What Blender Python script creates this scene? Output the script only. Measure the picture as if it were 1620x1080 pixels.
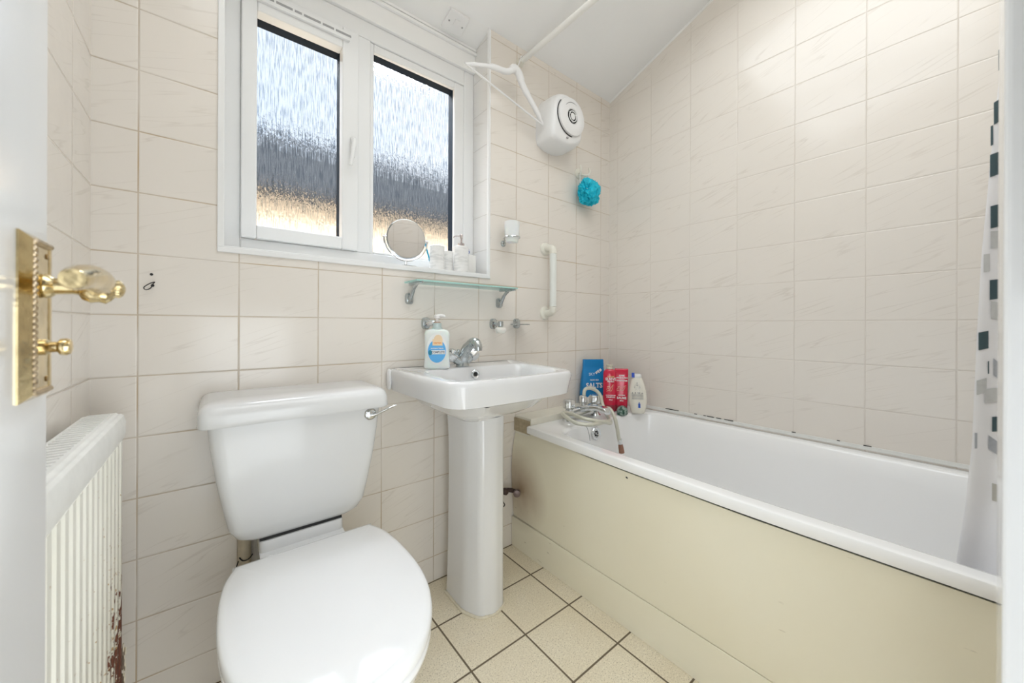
import bpy, bmesh, math, random
from mathutils import Vector, Matrix, noise
random.seed(7)
for o in list(bpy.data.objects): bpy.data.objects.remove(o, do_unlink=True)
SC = bpy.context.scene; COL = SC.collection
PI = math.pi; D = 1.285                     # back wall face at y = D, the camera stands at the origin, 0.97 m up

# ------------------------------------------------------------------ camera
F_PX = 587.6; CX, CY = 810.0, 514.9
cam_d = bpy.data.cameras.new('camera'); cam = bpy.data.objects.new('camera', cam_d); COL.objects.link(cam)
cam_d.sensor_fit = 'HORIZONTAL'; cam_d.sensor_width = 36.0; cam_d.lens = F_PX/1620*36
cam_d.shift_y = -(540-CY)/1620; cam_d.clip_start = .01
cam_d.dof.use_dof = True; cam_d.dof.focus_distance = 1.45; cam_d.dof.aperture_fstop = 4.6
YAW, PITCH, ROLL = .67717, -.00027, .0043
Fw = Vector((math.sin(YAW)*math.cos(PITCH), math.cos(YAW)*math.cos(PITCH), math.sin(PITCH)))
Rt = Vector((math.cos(YAW), -math.sin(YAW), 0)); Up = Rt.cross(Fw)
r_ = Rt*math.cos(ROLL)+Up*math.sin(ROLL); u_ = -Rt*math.sin(ROLL)+Up*math.cos(ROLL)
M3 = Matrix((r_, u_, -Fw)).transposed()
cam.matrix_world = Matrix.Translation((0, 0, .97)) @ M3.to_4x4()
SC.camera = cam

# ------------------------------------------------------------------ world, lights, exposure
SC.view_settings.view_transform = 'Standard'; SC.view_settings.look = 'None'
SC.view_settings.gamma = 1; SC.view_settings.exposure = 0.90
SC.view_settings.use_curve_mapping = False
SC.cycles.use_denoising = True
SC.cycles.max_bounces = 12; SC.cycles.diffuse_bounces = 6; SC.cycles.glossy_bounces = 5
SC.cycles.transmission_bounces = 8; SC.cycles.transparent_max_bounces = 12
SC.cycles.sample_clamp_indirect = 6.0
W = bpy.data.worlds.new('world'); SC.world = W; W.use_nodes = True
wn, wl = W.node_tree.nodes, W.node_tree.links
bg = wn['Background']; bg.inputs['Strength'].default_value = .72
tc = wn.new('ShaderNodeTexCoord'); nz = wn.new('ShaderNodeTexNoise'); nz.inputs['Scale'].default_value = 2.2; nz.inputs['Detail'].default_value = 3
cr = wn.new('ShaderNodeValToRGB'); cr.color_ramp.elements[0].position = .38; cr.color_ramp.elements[1].position = .58
cr.color_ramp.elements[0].color = (.55, .70, .88, 1); cr.color_ramp.elements[1].color = (.90, .94, 1.0, 1)
wl.new(tc.outputs['Generated'], nz.inputs['Vector']); wl.new(nz.outputs['Fac'], cr.inputs['Fac']); wl.new(cr.outputs['Color'], bg.inputs['Color'])

def lamp(name, kind, loc, rot, power, color=(1, 1, 1), size=1, size_y=None, angle=None):
    d = bpy.data.lights.new(name, kind); d.energy = power; d.color = color
    if kind == 'AREA':
        d.size = size
        if size_y: d.shape = 'RECTANGLE'; d.size_y = size_y
    if angle: d.angle = angle
    o = bpy.data.objects.new(name, d); COL.objects.link(o); o.location = loc; o.rotation_euler = rot
    return o
# sun over the back garden, shining on the neighbour's house
lamp('sun', 'SUN', (0, -3, 6), (math.radians(52), 0, math.radians(-25)), 2.6, (1, .93, .82), angle=.01)
# unseen soft fill light added in the doorway behind the camera
lamp('doorway_fill', 'AREA', (.15, -.05, .52), (math.radians(90), 0, math.radians(0)), 2.8, (.90, .955, 1.0), .44, 1.0)
# broad fill light added below the ceiling, without any lamp body
lamp('ceiling_fill', 'AREA', (.62, .20, 2.54), (math.radians(-20.4), 0, 0), 9.6, (.90, .955, 1.0), 1.5, 1.2)
# daylight entering at the window
wd = lamp('window_daylight', 'AREA', (.42, 2.35, 3.05), (0, 0, 0), 110, (.95, .975, 1.0), 1.6, .9)
wd.rotation_euler = (Vector((.42, 2.35, 3.05))-Vector((.75, .5, .45))).to_track_quat('Z', 'Y').to_euler()

# ------------------------------------------------------------------ materials
def nmat(name):
    m = bpy.data.materials.new(name); m.use_nodes = True
    nt = m.node_tree; return m, nt.nodes, nt.links, nt.nodes['Principled BSDF']
def mat(name, col, rough=.5, metal=0, spec=.5, coat=0, trans=0, ior=1.45, var=0, vscale=8, bump=0, bscale=60, alpha=1, sheen=0, sss=0):
    m, n, l, b = nmat(name)
    c = (col[0], col[1], col[2], 1)
    b.inputs['Base Color'].default_value = c; b.inputs['Roughness'].default_value = rough
    b.inputs['Metallic'].default_value = metal; b.inputs['Specular IOR Level'].default_value = spec
    b.inputs['Coat Weight'].default_value = coat; b.inputs['Transmission Weight'].default_value = trans
    b.inputs['IOR'].default_value = ior; b.inputs['Alpha'].default_value = alpha
    b.inputs['Coat Roughness'].default_value = .08
    if sss: b.inputs['Subsurface Weight'].default_value = sss
    t = n.new('ShaderNodeTexCoord')
    if var:
        z = n.new('ShaderNodeTexNoise'); z.inputs['Scale'].default_value = vscale; z.inputs['Detail'].default_value = 4
        l.new(t.outputs['Object'], z.inputs['Vector'])
        mx = n.new('ShaderNodeMixRGB'); mx.inputs[1].default_value = tuple(x*(1-var) for x in col)+(1,); mx.inputs[2].default_value = tuple(min(1, x*(1+var*.6)) for x in col)+(1,)
        l.new(z.outputs['Fac'], mx.inputs[0]); l.new(mx.outputs[0], b.inputs['Base Color'])
    if bump:
        z2 = n.new('ShaderNodeTexNoise'); z2.inputs['Scale'].default_value = bscale; l.new(t.outputs['Object'], z2.inputs['Vector'])
        bp = n.new('ShaderNodeBump'); bp.inputs['Strength'].default_value = bump; bp.inputs['Distance'].default_value = .002
        l.new(z2.outputs['Fac'], bp.inputs['Height']); l.new(bp.outputs[0], b.inputs['Normal'])
    return m

class G:                                    # tiny node-graph helper
    def __init__(s, m): s.n = m.node_tree.nodes; s.l = m.node_tree.links
    def put(s, sock, v):
        if hasattr(v, 'is_output') or isinstance(v, bpy.types.NodeSocket): s.l.new(v, sock)
        else: sock.default_value = v
    def m(s, op, a, b=0.0, c=None):
        k = s.n.new('ShaderNodeMath'); k.operation = op; s.put(k.inputs[0], a); s.put(k.inputs[1], b)
        if c is not None: s.put(k.inputs[2], c)
        return k.outputs[0]
    def mix(s, f, a, b):
        k = s.n.new('ShaderNodeMixRGB'); s.put(k.inputs[0], f); s.put(k.inputs[1], a); s.put(k.inputs[2], b); return k.outputs[0]
    def noise(s, vec, scale, detail=2, rough=.5):
        k = s.n.new('ShaderNodeTexNoise'); s.put(k.inputs['Vector'], vec); k.inputs['Scale'].default_value = scale
        k.inputs['Detail'].default_value = detail; k.inputs['Roughness'].default_value = rough; return k.outputs['Fac']
    def comb(s, x, y, z=0.0):
        k = s.n.new('ShaderNodeCombineXYZ'); s.put(k.inputs[0], x); s.put(k.inputs[1], y); s.put(k.inputs[2], z); return k.outputs[0]
    def rng(s, v, a, b, c=0.0, d=1.0):
        k = s.n.new('ShaderNodeMapRange'); s.put(k.inputs[0], v)
        for i, q in enumerate((a, b, c, d)): k.inputs[i+1].default_value = q
        return k.outputs[0]

def tile_mat(name, kind, u0, tw, v0, th, col, grout, gw, floor=False, stain=None, flip=False):
    """kind 'wall': u runs along the wall, v is height; 'floor': u = x, v = y"""
    m, n, l, b = nmat(name); g = G(m)
    geo = n.new('ShaderNodeNewGeometry'); sp = n.new('ShaderNodeSeparateXYZ'); l.new(geo.outputs['Position'], sp.inputs[0])
    sn = n.new('ShaderNodeSeparateXYZ'); l.new(geo.outputs['True Normal'], sn.inputs[0])
    X, Y, Z = sp.outputs
    if floor: U, V = X, Y
    else:
        isx = g.m('GREATER_THAN', g.m('ABSOLUTE', sn.outputs[0]), .5)
        U = g.m('ADD', g.m('MULTIPLY', g.m('SUBTRACT', 1.0, isx), X), g.m('MULTIPLY', isx, Y)); V = Z
    a = g.m('DIVIDE', g.m('SUBTRACT', U, u0), tw); c = g.m('DIVIDE', g.m('SUBTRACT', V, v0), th)
    fa = g.m('FRACT', a); fc = g.m('FRACT', c)
    da = g.m('MULTIPLY', g.m('MINIMUM', fa, g.m('SUBTRACT', 1.0, fa)), tw)
    dc = g.m('MULTIPLY', g.m('MINIMUM', fc, g.m('SUBTRACT', 1.0, fc)), th)
    dd = g.m('MINIMUM', da, dc)
    gm = g.rng(dd, gw*.5, gw*.5+.0008, 1.0, 0.0)
    cell = g.comb(g.m('FLOOR', a), g.m('FLOOR', c))
    wn_ = n.new('ShaderNodeTexWhiteNoise'); l.new(cell, wn_.inputs['Vector']); rnd = wn_.outputs['Value']
    if floor:
        sp1 = g.noise(g.comb(U, V), 300, 1); sp2 = g.noise(g.comb(U, V), 170, 2); sp3 = g.noise(g.comb(U, V), 6, 3)
        base = g.mix(g.rng(sp1, .57, .70), col, (col[0]*.55, col[1]*.52, col[2]*.48, 1))
        base = g.mix(g.rng(sp2, .54, .64, 0, .5), base, (min(1, col[0]*1.25), min(1, col[1]*1.25), min(1, col[2]*1.3), 1))
        base = g.mix(g.rng(sp3, .35, .7, 0, .35), base, (col[0]*.86, col[1]*.80, col[2]*.70, 1))
    else:
        # faint slanting veins, each tile offset at random
        UV = g.m('MULTIPLY', U, -1.0) if flip else U
        ru = g.m('ADD', g.m('MULTIPLY', UV, .94), g.m('MULTIPLY', V, .34)); rv = g.m('SUBTRACT', g.m('MULTIPLY', V, .94), g.m('MULTIPLY', UV, .34))
        vv = g.comb(g.m('ADD', g.m('MULTIPLY', ru, 2.0), g.m('MULTIPLY', rnd, 40.0)), g.m('MULTIPLY', rv, 27.0), g.m('MULTIPLY', rnd, 17.0))
        ns = g.noise(vv, 1.0, 2, .45)
        vein = g.rng(g.m('ABSOLUTE', g.m('SUBTRACT', ns, .47)), 0.0, .016, 1.0, 0.0)
        msk = g.rng(g.noise(g.comb(U, V, rnd), 12, 1), .36, .60)
        vein = g.m('MULTIPLY', vein, msk)
        tone = g.m('MULTIPLY', rnd, .25)
        base = g.mix(tone, col, (col[0]*.965, col[1]*.96, col[2]*.955, 1))
        base = g.mix(g.m('MULTIPLY', vein, .30), base, (col[0]*.66, col[1]*.62, col[2]*.57, 1))
    gr = grout
    if stain:
        gr = g.mix(g.rng(g.noise(g.comb(U, V), 5, 3), .38, .68), grout, stain)
    out = g.mix(gm, base, gr); l.new(out, b.inputs['Base Color'])
    l.new(g.mix(gm, (.34, .34, .34, 1) if floor else (.16, .16, .16, 1), (.85, .85, .85, 1)), b.inputs['Roughness'])
    h = g.rng(dd, gw*.35, gw*.5+.0022, 0.0, 1.0)
    if not floor: h = g.m('ADD', h, g.m('MULTIPLY', g.noise(g.comb(U, V), 22, 1), .35))
    bp = n.new('ShaderNodeBump'); bp.inputs['Strength'].default_value = .55; bp.inputs['Distance'].default_value = .0012
    l.new(h, bp.inputs['Height']); l.new(bp.outputs[0], b.inputs['Normal'])
    return m

TC = (.80, .752, .690, 1)
GR = (.64, .585, .515, 1)
WT_BACK = tile_mat('tiles_back', 'wall', -.1448, .20, .992, .15, TC, GR, .0022, stain=(.50, .38, .24, 1))
WT_RIGHT = tile_mat('tiles_right', 'wall', 1.0317, .20, .992, .15, TC, (.745, .695, .63, 1), .0018, stain=(.66, .60, .53, 1), flip=True)
WT_LEFT = tile_mat('tiles_left', 'wall', 1.142, .20, .992, .15, TC, GR, .0022)
WT_REVEAL = tile_mat('tiles_reveal', 'wall', 1.05, .60, .992, .15, (.80, .79, .77, 1), (.55, .53, .50, 1), .0016)
WT_FLOOR = tile_mat('tiles_floor', 'floor', .767, .20, .680, .20, (.82, .745, .585, 1), (.16, .125, .08, 1), .0048, floor=True)
M_WHITEPAINT = mat('white_emulsion', (.90, .905, .905), .75, var=.02, bump=.05, bscale=30)
M_SOFFIT = mat('white_soffit_paint', (.90, .90, .89), .6)
M_GLOSS = mat('white_gloss_paint', (.86, .87, .88), .14, coat=.5, bump=.03, bscale=12)
M_UPVC = mat('white_upvc', (.84, .845, .84), .28)
M_CERAMIC = mat('white_ceramic', (.74, .74, .74), .06, coat=.5)
M_CISTERN = mat('cistern_ceramic', (.70, .70, .695), .20, coat=.25)
M_SEAT = mat('white_seat_plastic', (.81, .81, .81), .05, coat=.3)
M_BATH = mat('bath_acrylic', (.91, .91, .905), .12, coat=.4)
M_CHROME = mat('chrome', (.72, .74, .75), .10, metal=1)
M_DULLCHROME = mat('dull_chrome', (.52, .56, .57), .22, metal=1, var=.15, vscale=90)
M_STEEL = mat('bright_steel', (.86, .86, .87), .06, metal=1)
M_BRASS = mat('polished_brass', (.74, .60, .34), .16, metal=1, var=.45, vscale=45, bump=.25, bscale=90)
M_DBRASS = mat('aged_brass', (.36, .24, .10), .35, metal=1, var=.4, vscale=120)
M_CREAM = mat('cream_plastic', (.81, .795, .71), .35)
M_HOSE = mat('hose_plastic', (.60, .59, .50), .3, metal=.25)
M_RUSTBROWN = mat('worn_brown_rubber', (.30, .15, .10), .7, var=.3, vscale=200)
M_DARK = mat('dark_gap', (.02, .02, .02), .6)
M_SPACER = mat('dark_spacer_bar', (.010, .018, .030), .7, spec=.15)
M_WHITEPL = mat('white_plastic', (.84, .84, .84), .3)
M_GREYPL = mat('grey_plastic', (.35, .35, .35), .5)
M_SEAL = mat('yellowed_sealant', (.72, .66, .52), .6, var=.2, vscale=60)
M_LEDGE = mat('cream_ledge', (.76, .73, .63), .35, var=.08, vscale=20)
M_LEDGEEND = mat('stained_timber_end', (.48, .40, .27), .8, var=.45, vscale=70)

# cream bath panel with a few scuffs of its own
def panel_mat():
    m, n, l, b = nmat('cream_bath_panel'); g = G(m)
    t = n.new('ShaderNodeTexCoord'); v = t.outputs['Object']
    a = g.noise(v, 3, 3); c = g.mix(g.rng(a, .3, .7), (.81, .76, .60, 1), (.83, .79, .645, 1))
    sp = n.new('ShaderNodeSeparateXYZ'); l.new(v, sp.inputs[0])
    s2 = g.noise(g.comb(g.m('MULTIPLY', sp.outputs[1], 18.0), g.m('MULTIPLY', sp.outputs[2], 90.0)), 1.0, 3)
    msk = g.m('MULTIPLY', g.rng(s2, .70, .73), g.rng(g.noise(v, 4.5, 1), .56, .60))
    c = g.mix(g.m('MULTIPLY', msk, .55), c, (.30, .25, .16, 1))
    # grime rubbed in round the pipe at the tap end
    dv = n.new('ShaderNodeVectorMath'); dv.operation = 'DISTANCE'; l.new(v, dv.inputs[0]); dv.inputs[1].default_value = (-.37, .84, .27)
    gr = g.m('MULTIPLY', g.rng(dv.outputs['Value'], .02, .19, 1.0, 0.0), g.rng(g.noise(v, 9, 3), .3, .7, .6, 1.0))
    c = g.mix(gr, c, (.33, .22, .13, 1))
    l.new(c, b.inputs['Base Color']); b.inputs['Roughness'].default_value = .30
    return m
M_PANEL = panel_mat()

def rad_mat():
    m, n, l, b = nmat('old_radiator_enamel'); g = G(m)
    t = n.new('ShaderNodeTexCoord'); v = t.outputs['Object']; sp = n.new('ShaderNodeSeparateXYZ'); l.new(v, sp.inputs[0])
    Yc, Zc = sp.outputs[1], sp.outputs[2]                      # local: y along the radiator, z up from the floor
    near = g.rng(Yc, .08, .45); low = g.rng(Zc, .72, .28)
    k = g.m('MULTIPLY', near, low)
    nn = g.noise(g.comb(g.m('MULTIPLY', Yc, 38.0), g.m('MULTIPLY', Zc, 22.0)), 1.0, 5, .75)
    rust = g.rng(g.m('ADD', nn, g.m('MULTIPLY', k, .41)), .80, .815)
    spots = g.rng(g.m('ADD', g.noise(v, 120, 2), g.m('MULTIPLY', k, .20)), .72, .76)
    base = g.mix(g.rng(g.noise(v, 7, 2), .3, .7), (.78, .77, .69, 1), (.84, .83, .76, 1))
    base = g.mix(g.m('MULTIPLY', k, .5), base, (.72, .64, .46, 1))
    base = g.mix(spots, base, (.45, .30, .14, 1))
    c = g.mix(rust, base, (.16, .055, .03, 1))
    l.new(c, b.inputs['Base Color']); l.new(g.mix(rust, (.35, .35, .35, 1), (.9, .9, .9, 1)), b.inputs['Roughness'])
    bp = n.new('ShaderNodeBump'); bp.inputs['Strength'].default_value = .8; bp.inputs['Distance'].default_value = .0015
    l.new(g.m('SUBTRACT', 1.0, rust), bp.inputs['Height']); l.new(bp.outputs[0], b.inputs['Normal'])
    return m
M_RAD = rad_mat()
M_RADTOP = mat('radiator_top_enamel', (.85, .85, .82), .35, var=.12, vscale=40)

def glass_mat():
    m, n, l, b = nmat('rain_textured_glass'); g = G(m)
    t = n.new('ShaderNodeTexCoord'); v = t.outputs['Object']; sp = n.new('ShaderNodeSeparateXYZ'); l.new(v, sp.inputs[0])
    X, Y, Z = sp.outputs
    s1 = g.noise(g.comb(g.m('MULTIPLY', X, 360.0), g.m('MULTIPLY', Z, 17.0)), 1.0, 2, .6)
    s2 = g.noise(g.comb(g.m('MULTIPLY', X, 150.0), g.m('MULTIPLY', Z, 55.0), 4.0), 1.0, 3, .6)
    h = g.m('ADD', s1, g.m('MULTIPLY', s2, .6))
    bp = n.new('ShaderNodeBump'); bp.inputs['Strength'].default_value = 1.0; bp.inputs['Distance'].default_value = .011
    l.new(h, bp.inputs['Height'])
    rf = n.new('ShaderNodeBsdfRefraction'); rf.inputs['Roughness'].default_value = .05; rf.inputs['IOR'].default_value = 1.13; l.new(g.mix(g.rng(s1, .46, .62), (.98, .99, 1, 1), (.50, .55, .60, 1)), rf.inputs['Color'])  # streak tint paints in the darkening that lensing in the glass would give
    l.new(bp.outputs[0], rf.inputs['Normal'])
    tr = n.new('ShaderNodeBsdfTransparent'); tr.inputs[0].default_value = (.93, .96, .97, 1)
    mx = n.new('ShaderNodeMixShader'); l.new(g.rng(s1, .30, .50, .55, 1.0), mx.inputs[0])
    l.new(tr.outputs[0], mx.inputs[1]); l.new(rf.outputs[0], mx.inputs[2])
    gl = n.new('ShaderNodeBsdfGlossy'); gl.inputs['Roughness'].default_value = .12; l.new(bp.outputs[0], gl.inputs['Normal'])
    m2 = n.new('ShaderNodeMixShader'); m2.inputs[0].default_value = .05; l.new(mx.outputs[0], m2.inputs[1]); l.new(gl.outputs[0], m2.inputs[2])
    l.new(m2.outputs[0], n['Material Output'].inputs['Surface'])
    return m
M_GLASS = glass_mat()
def clear_glass(name, col, edge=.3):
    m, n, l, b = nmat(name)
    tr = n.new('ShaderNodeBsdfTransparent'); tr.inputs[0].default_value = col+(1,)
    gl = n.new('ShaderNodeBsdfGlossy'); gl.inputs['Roughness'].default_value = .03
    fr = n.new('ShaderNodeFresnel'); fr.inputs[0].default_value = 1.45
    mx = n.new('ShaderNodeMixShader'); l.new(fr.outputs[0], mx.inputs[0]); l.new(tr.outputs[0], mx.inputs[1]); l.new(gl.outputs[0], mx.inputs[2])
    l.new(mx.outputs[0], n['Material Output'].inputs['Surface']); return m
M_SHELFGLASS = clear_glass('clear_shelf_glass', (.95, .99, .98))
M_SHELFEDGE = mat('green_glass_edge', (.50, .82, .76), .08, trans=.3)
M_SOAP = mat('cloudy_liquid_soap_bottle', (.80, .85, .83), .12, coat=.5, sss=.15)

# ------------------------------------------------------------------ mesh helpers (all shapes are laid out in world metres)
WLOC = {}
def smooth_mesh(me, ang=35):
    for p in me.polygons: p.use_smooth = True
    bm = bmesh.new(); bm.from_mesh(me); th = math.radians(ang)
    for e in bm.edges:
        e.smooth = not (len(e.link_faces) == 2 and e.calc_face_angle(0) > th) 
    bm.to_mesh(me); bm.free()
def tag(o, label=None, cat=None, group=None, kind=None):
    if label: o['label'] = label
    if cat: o['category'] = cat
    if group: o['group'] = group
    if kind: o['kind'] = kind
    return o
def thing(name, loc, label, cat, group=None):
    o = bpy.data.objects.new(name, None); COL.objects.link(o); o.location = loc; o.empty_display_size = .02
    WLOC[o.name] = Vector(loc); return tag(o, label, cat, group)
def part(name, bm, m, parent=None, smooth=35, loc=None, bevel=0, label=None, subsurf=0):
    bmesh.ops.recalc_face_normals(bm, faces=bm.faces[:])
    me = bpy.data.meshes.new(name)
    base = WLOC[parent.name] if parent else Vector(loc if loc else (0, 0, 0))
    bmesh.ops.translate(bm, verts=bm.verts[:], vec=-base)
    bm.to_mesh(me); bm.free()
    ms = m if isinstance(m, (list, tuple)) else [m]
    for q in ms: me.materials.append(q)
    o = bpy.data.objects.new(name, me); COL.objects.link(o)
    if parent: o.parent = parent
    else: o.location = base
    WLOC[o.name] = base
    if smooth: smooth_mesh(me, smooth)
    if bevel:
        b = o.modifiers.new('bevel', 'BEVEL'); b.width = bevel; b.segments = 3; b.limit_method = 'ANGLE'; b.angle_limit = math.radians(40)
        b.harden_normals = False
    if subsurf:
        s = o.modifiers.new('sub', 'SUBSURF'); s.levels = s.render_levels = subsurf
    if label: o['label'] = label
    return o
def struct(name, bm, m, parent=None, **k):
    o = part(name, bm, m, parent, **k)
    if not parent: o['kind'] = 'structure'
    return o
def B(): return bmesh.new()
def box(bm, x0, x1, y0, y1, z0, z1, M=None, mi=0):
    vs = [bm.verts.new(Vector((x, y, z)) if M is None else M @ Vector((x, y, z))) for x in (x0, x1) for y in (y0, y1) for z in (z0, z1)]
    for f in ((0, 1, 3, 2), (4, 6, 7, 5), (0, 4, 5, 1), (2, 3, 7, 6), (0, 2, 6, 4), (1, 5, 7, 3)):
        fc = bm.faces.new([vs[i] for i in f]); fc.material_index = mi
    return bm
def loft(bm, rings, cap0=True, cap1=True, closed=True, mi=0):
    R = [[bm.verts.new(p) for p in r] for r in rings]; n = len(R[0])
    for a, b in zip(R, R[1:]):
        for i in range(n if closed else n-1):
            j = (i+1) % n
            f = bm.faces.new((a[i], a[j], b[j], b[i])); f.material_index = mi
    if cap0: bm.faces.new(R[0][::-1]).material_index = mi
    if cap1: bm.faces.new(R[-1]).material_index = mi
    return R
def lathe(bm, prof, M, seg=32, mi=0):
    """prof: (radius, height) pairs turned about the local z axis of M"""
    loft(bm, [[M @ Vector((r*math.cos(2*PI*i/seg), r*math.sin(2*PI*i/seg), h)) for i in range(seg)] for r, h in prof], mi=mi)
    return bm
def T(x, y, z): return Matrix.Translation((x, y, z))
def axis(loc, d, roll=0):
    """matrix whose z axis points along d"""
    return T(*loc) @ Vector(d).normalized().to_track_quat('Z', 'Y').to_matrix().to_4x4() @ Matrix.Rotation(roll, 4, 'Z')
def cr_spline(P, n=8, closed=False):
    P = [Vector(p) for p in P]; out = []; N = len(P)
    rngi = range(N) if closed else range(N-1)
    for i in rngi:
        if closed: a, b, c, d = P[i-1], P[i], P[(i+1) % N], P[(i+2) % N]
        else: a, b, c, d = P[max(i-1, 0)], P[i], P[i+1], P[min(i+2, N-1)]
        for k in range(n):
            t = k/n
            out.append(.5*((2*b)+(-a+c)*t+(2*a-5*b+4*c-d)*t*t+(-a+3*b-3*c+d)*t**3))
    if not closed: out.append(P[-1])
    return out
def tube(bm, path, r, seg=14, mi=0, flat=1.0):
    path = [Vector(p) for p in path]; n = len(path); rs = r if isinstance(r, (list, tuple)) else [r]*n
    up = None; rings = []
    for i, p in enumerate(path):
        t = (path[min(i+1, n-1)]-path[max(i-1, 0)]).normalized()
        if up is None:
            up = Vector((0, 0, 1)) if abs(t.z) < .9 else Vector((1, 0, 0))
        up = (up - t*up.dot(t)).normalized(); s = t.cross(up)
        rings.append([p + (s*math.cos(2*PI*k/seg) + up*math.sin(2*PI*k/seg)*flat)*rs[i] for k in range(seg)])
    loft(bm, rings, mi=mi); return bm
def rpoly(pts, k=8):
    """rounded polygon from (x, y, tangent length)"""
    out = []; n = len(pts)
    for i, (x, y, t) in enumerate(pts):
        P = Vector((x, y)); A = Vector(pts[i-1][:2]); C = Vector(pts[(i+1) % n][:2])
        a = P+(A-P).normalized()*t; c = P+(C-P).normalized()*t
        for q in range(k+1):
            s = q/k; out.append((1-s)**2*a+2*s*(1-s)*P+s*s*c)
    return out
def r3(pts2, z): return [Vector((p[0], p[1], z)) for p in pts2]
def extrude_poly(bm, pts2, M, z0, z1, mi=0):
    loft(bm, [[M @ Vector((p[0], p[1], z)) for p in pts2] for z in (z0, z1)], mi=mi); return bm
def sellipse(hw, hd, e=2.4, n=40):
    out = []
    for i in range(n):
        a = 2*PI*i/n; c, s = math.cos(a), math.sin(a)
        out.append((hw*math.copysign(abs(c)**(2/e), c), hd*math.copysign(abs(s)**(2/e), s)))
    return out
def vessel(bm, rows, M, e=2.4, n=40, mi=0):
    """rows: (z, half width, half depth[, exponent])"""
    loft(bm, [[M @ Vector((p[0], p[1], r[0])) for p in sellipse(r[1], r[2], r[3] if len(r) > 3 else e, n)] for r in rows], mi=mi); return bm
def facing(x, y, z, ang):
    """frame whose local -y faces the viewer direction ang (radians about z)"""
    return T(x, y, z) @ Matrix.Rotation(ang, 4, 'Z')
def text_bm(s, size, M, depth=.0004, bold=0, squeeze=1.0):
    cu = bpy.data.curves.new('t', 'FONT'); cu.body = s; cu.size = size; cu.extrude = depth; cu.offset = bold
    cu.align_x = 'CENTER'; cu.align_y = 'CENTER'; cu.resolution_u = 3
    o = bpy.data.objects.new('t', cu); COL.objects.link(o)
    dg = bpy.context.evaluated_depsgraph_get(); me = bpy.data.meshes.new_from_object(o.evaluated_get(dg))
    bm = bmesh.new(); bm.from_mesh(me); bpy.data.objects.remove(o); bpy.data.meshes.remove(me)
    # text lies in local xy; stand it up so that it reads from local -y
    R = M @ Matrix.Rotation(PI/2, 4, 'X') @ Matrix.Diagonal((squeeze, 1, 1, 1))
    bmesh.ops.transform(bm, matrix=R, verts=bm.verts[:]); return bm
def merge(a, b, mi=None):
    me = bpy.data.meshes.new('x'); 
    if mi is not None:
        for f in b.faces: f.material_index = mi
    b.to_mesh(me); b.free(); a.from_mesh(me); bpy.data.meshes.remove(me); return a
def xform(bm, M): bmesh.ops.transform(bm, matrix=M, verts=bm.verts[:]); return bm

XL, XR, YF = -.223, 1.731, -.45
WX0, WX1, SILL = .018, .905, 1.185          # window recess
def ceil_z(y): return 2.222+.372*(D-y)

# ------------------------------------------------------------------ shell
bm = B(); box(bm, XL-.1, XR+.1, -1.7, D+.25, -.05, 0); struct('floor', bm, WT_FLOOR, smooth=0)
bm = B()
box(bm, XL-.1, WX0, D, D+.25, 0, 2.35); box(bm, WX1, XR+.1, D, D+.25, 0, 2.35); box(bm, WX0, WX1, D, D+.25, 0, SILL-.012)
for f in bm.faces:
    c = f.calc_center_median(); nrm = f.normal
    f.normal_update()
    if abs(f.normal.x) > .5 and (abs(c.x-WX1) < 1e-3 or abs(c.x-WX0) < 1e-3) and c.z > .8: f.material_index = 1
struct('wall_back', bm, [WT_BACK, WT_REVEAL], smooth=0)
bm = B(); box(bm, XR, XR+.1, YF-.1, D, 0, 3.0); struct('wall_right', bm, WT_RIGHT, smooth=0)
bm = B(); box(bm, XL-.1, XL, -.03, D, 0, 3.0); struct('wall_left', bm, WT_LEFT, smooth=0)
bm = B()                                     # front wall with the doorway, and the return into the bath alcove
box(bm, XL-.1, -.185, -.13, -.03, 0, 3.0); box(bm, .53, .62, -.13, -.03, 0, 3.0); box(bm, -.185, .53, -.13, -.03, 2.06, 3.0)
box(bm, .56, .62, YF, -.13, 0, 3.0); box(bm, .56, XR, YF-.1, YF, 0, 3.0)
struct('wall_front', bm, WT_LEFT, smooth=0)
bm = B(); box(bm, .49, .535, -.155, -.0145, 0, 2.06); box(bm, .535, .60, -.03, -.0145, 0, 2.10)
struct('trim_1', bm, M_GLOSS, smooth=0, bevel=.004)
bm = B(); box(bm, -.19, -.178, -.155, -.02, 0, 2.06); struct('trim_2', bm, M_GLOSS, smooth=0)
bm = B()                                     # hallway behind the camera
box(bm, -.40, -.38, -1.6, -.13, 0, 2.5); box(bm, .56, .58, -1.6, YF-.1, 0, 2.5); box(bm, -.40, .58, -1.62, -1.6, 0, 2.5); box(bm, -.4, .58, -1.62, -.13, 2.45, 2.47)
struct('wall_hall', bm, M_WHITEPAINT, smooth=0)
bm = B()                                     # sloping ceiling
ring = [(D, ceil_z(D)), (YF-.1, ceil_z(YF-.1)), (YF-.1, ceil_z(YF-.1)+.05), (D, ceil_z(D)+.05)]
loft(bm, [[Vector((x, y, z)) for y, z in ring] for x in (XL-.1, XR+.1)])
struct('ceiling', bm, M_WHITEPAINT, smooth=0)
bm = B()                                     # window-head soffit, the fascia board below it and its two slim mouldings
loft(bm, [[Vector((x, y, z)) for y, z in ((D, 2.222), (1.392, 2.188), (1.392, 2.24), (D, 2.27))] for x in (WX0, WX1)])
struct('trim_3', bm, M_SOFFIT, smooth=0)
bm = B(); box(bm, WX0, WX1, 1.392, 1.43, 2.088, 2.23); box(bm, WX0, WX1, 1.380, 1.392, 2.160, 2.172); box(bm, WX0, WX1, 1.384, 1.392, 2.178, 2.190)
struct('trim_4', bm, M_SOFFIT, smooth=0, bevel=.002)
bm = B()                                     # white sill board and the quadrant beads on the recess edges
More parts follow.
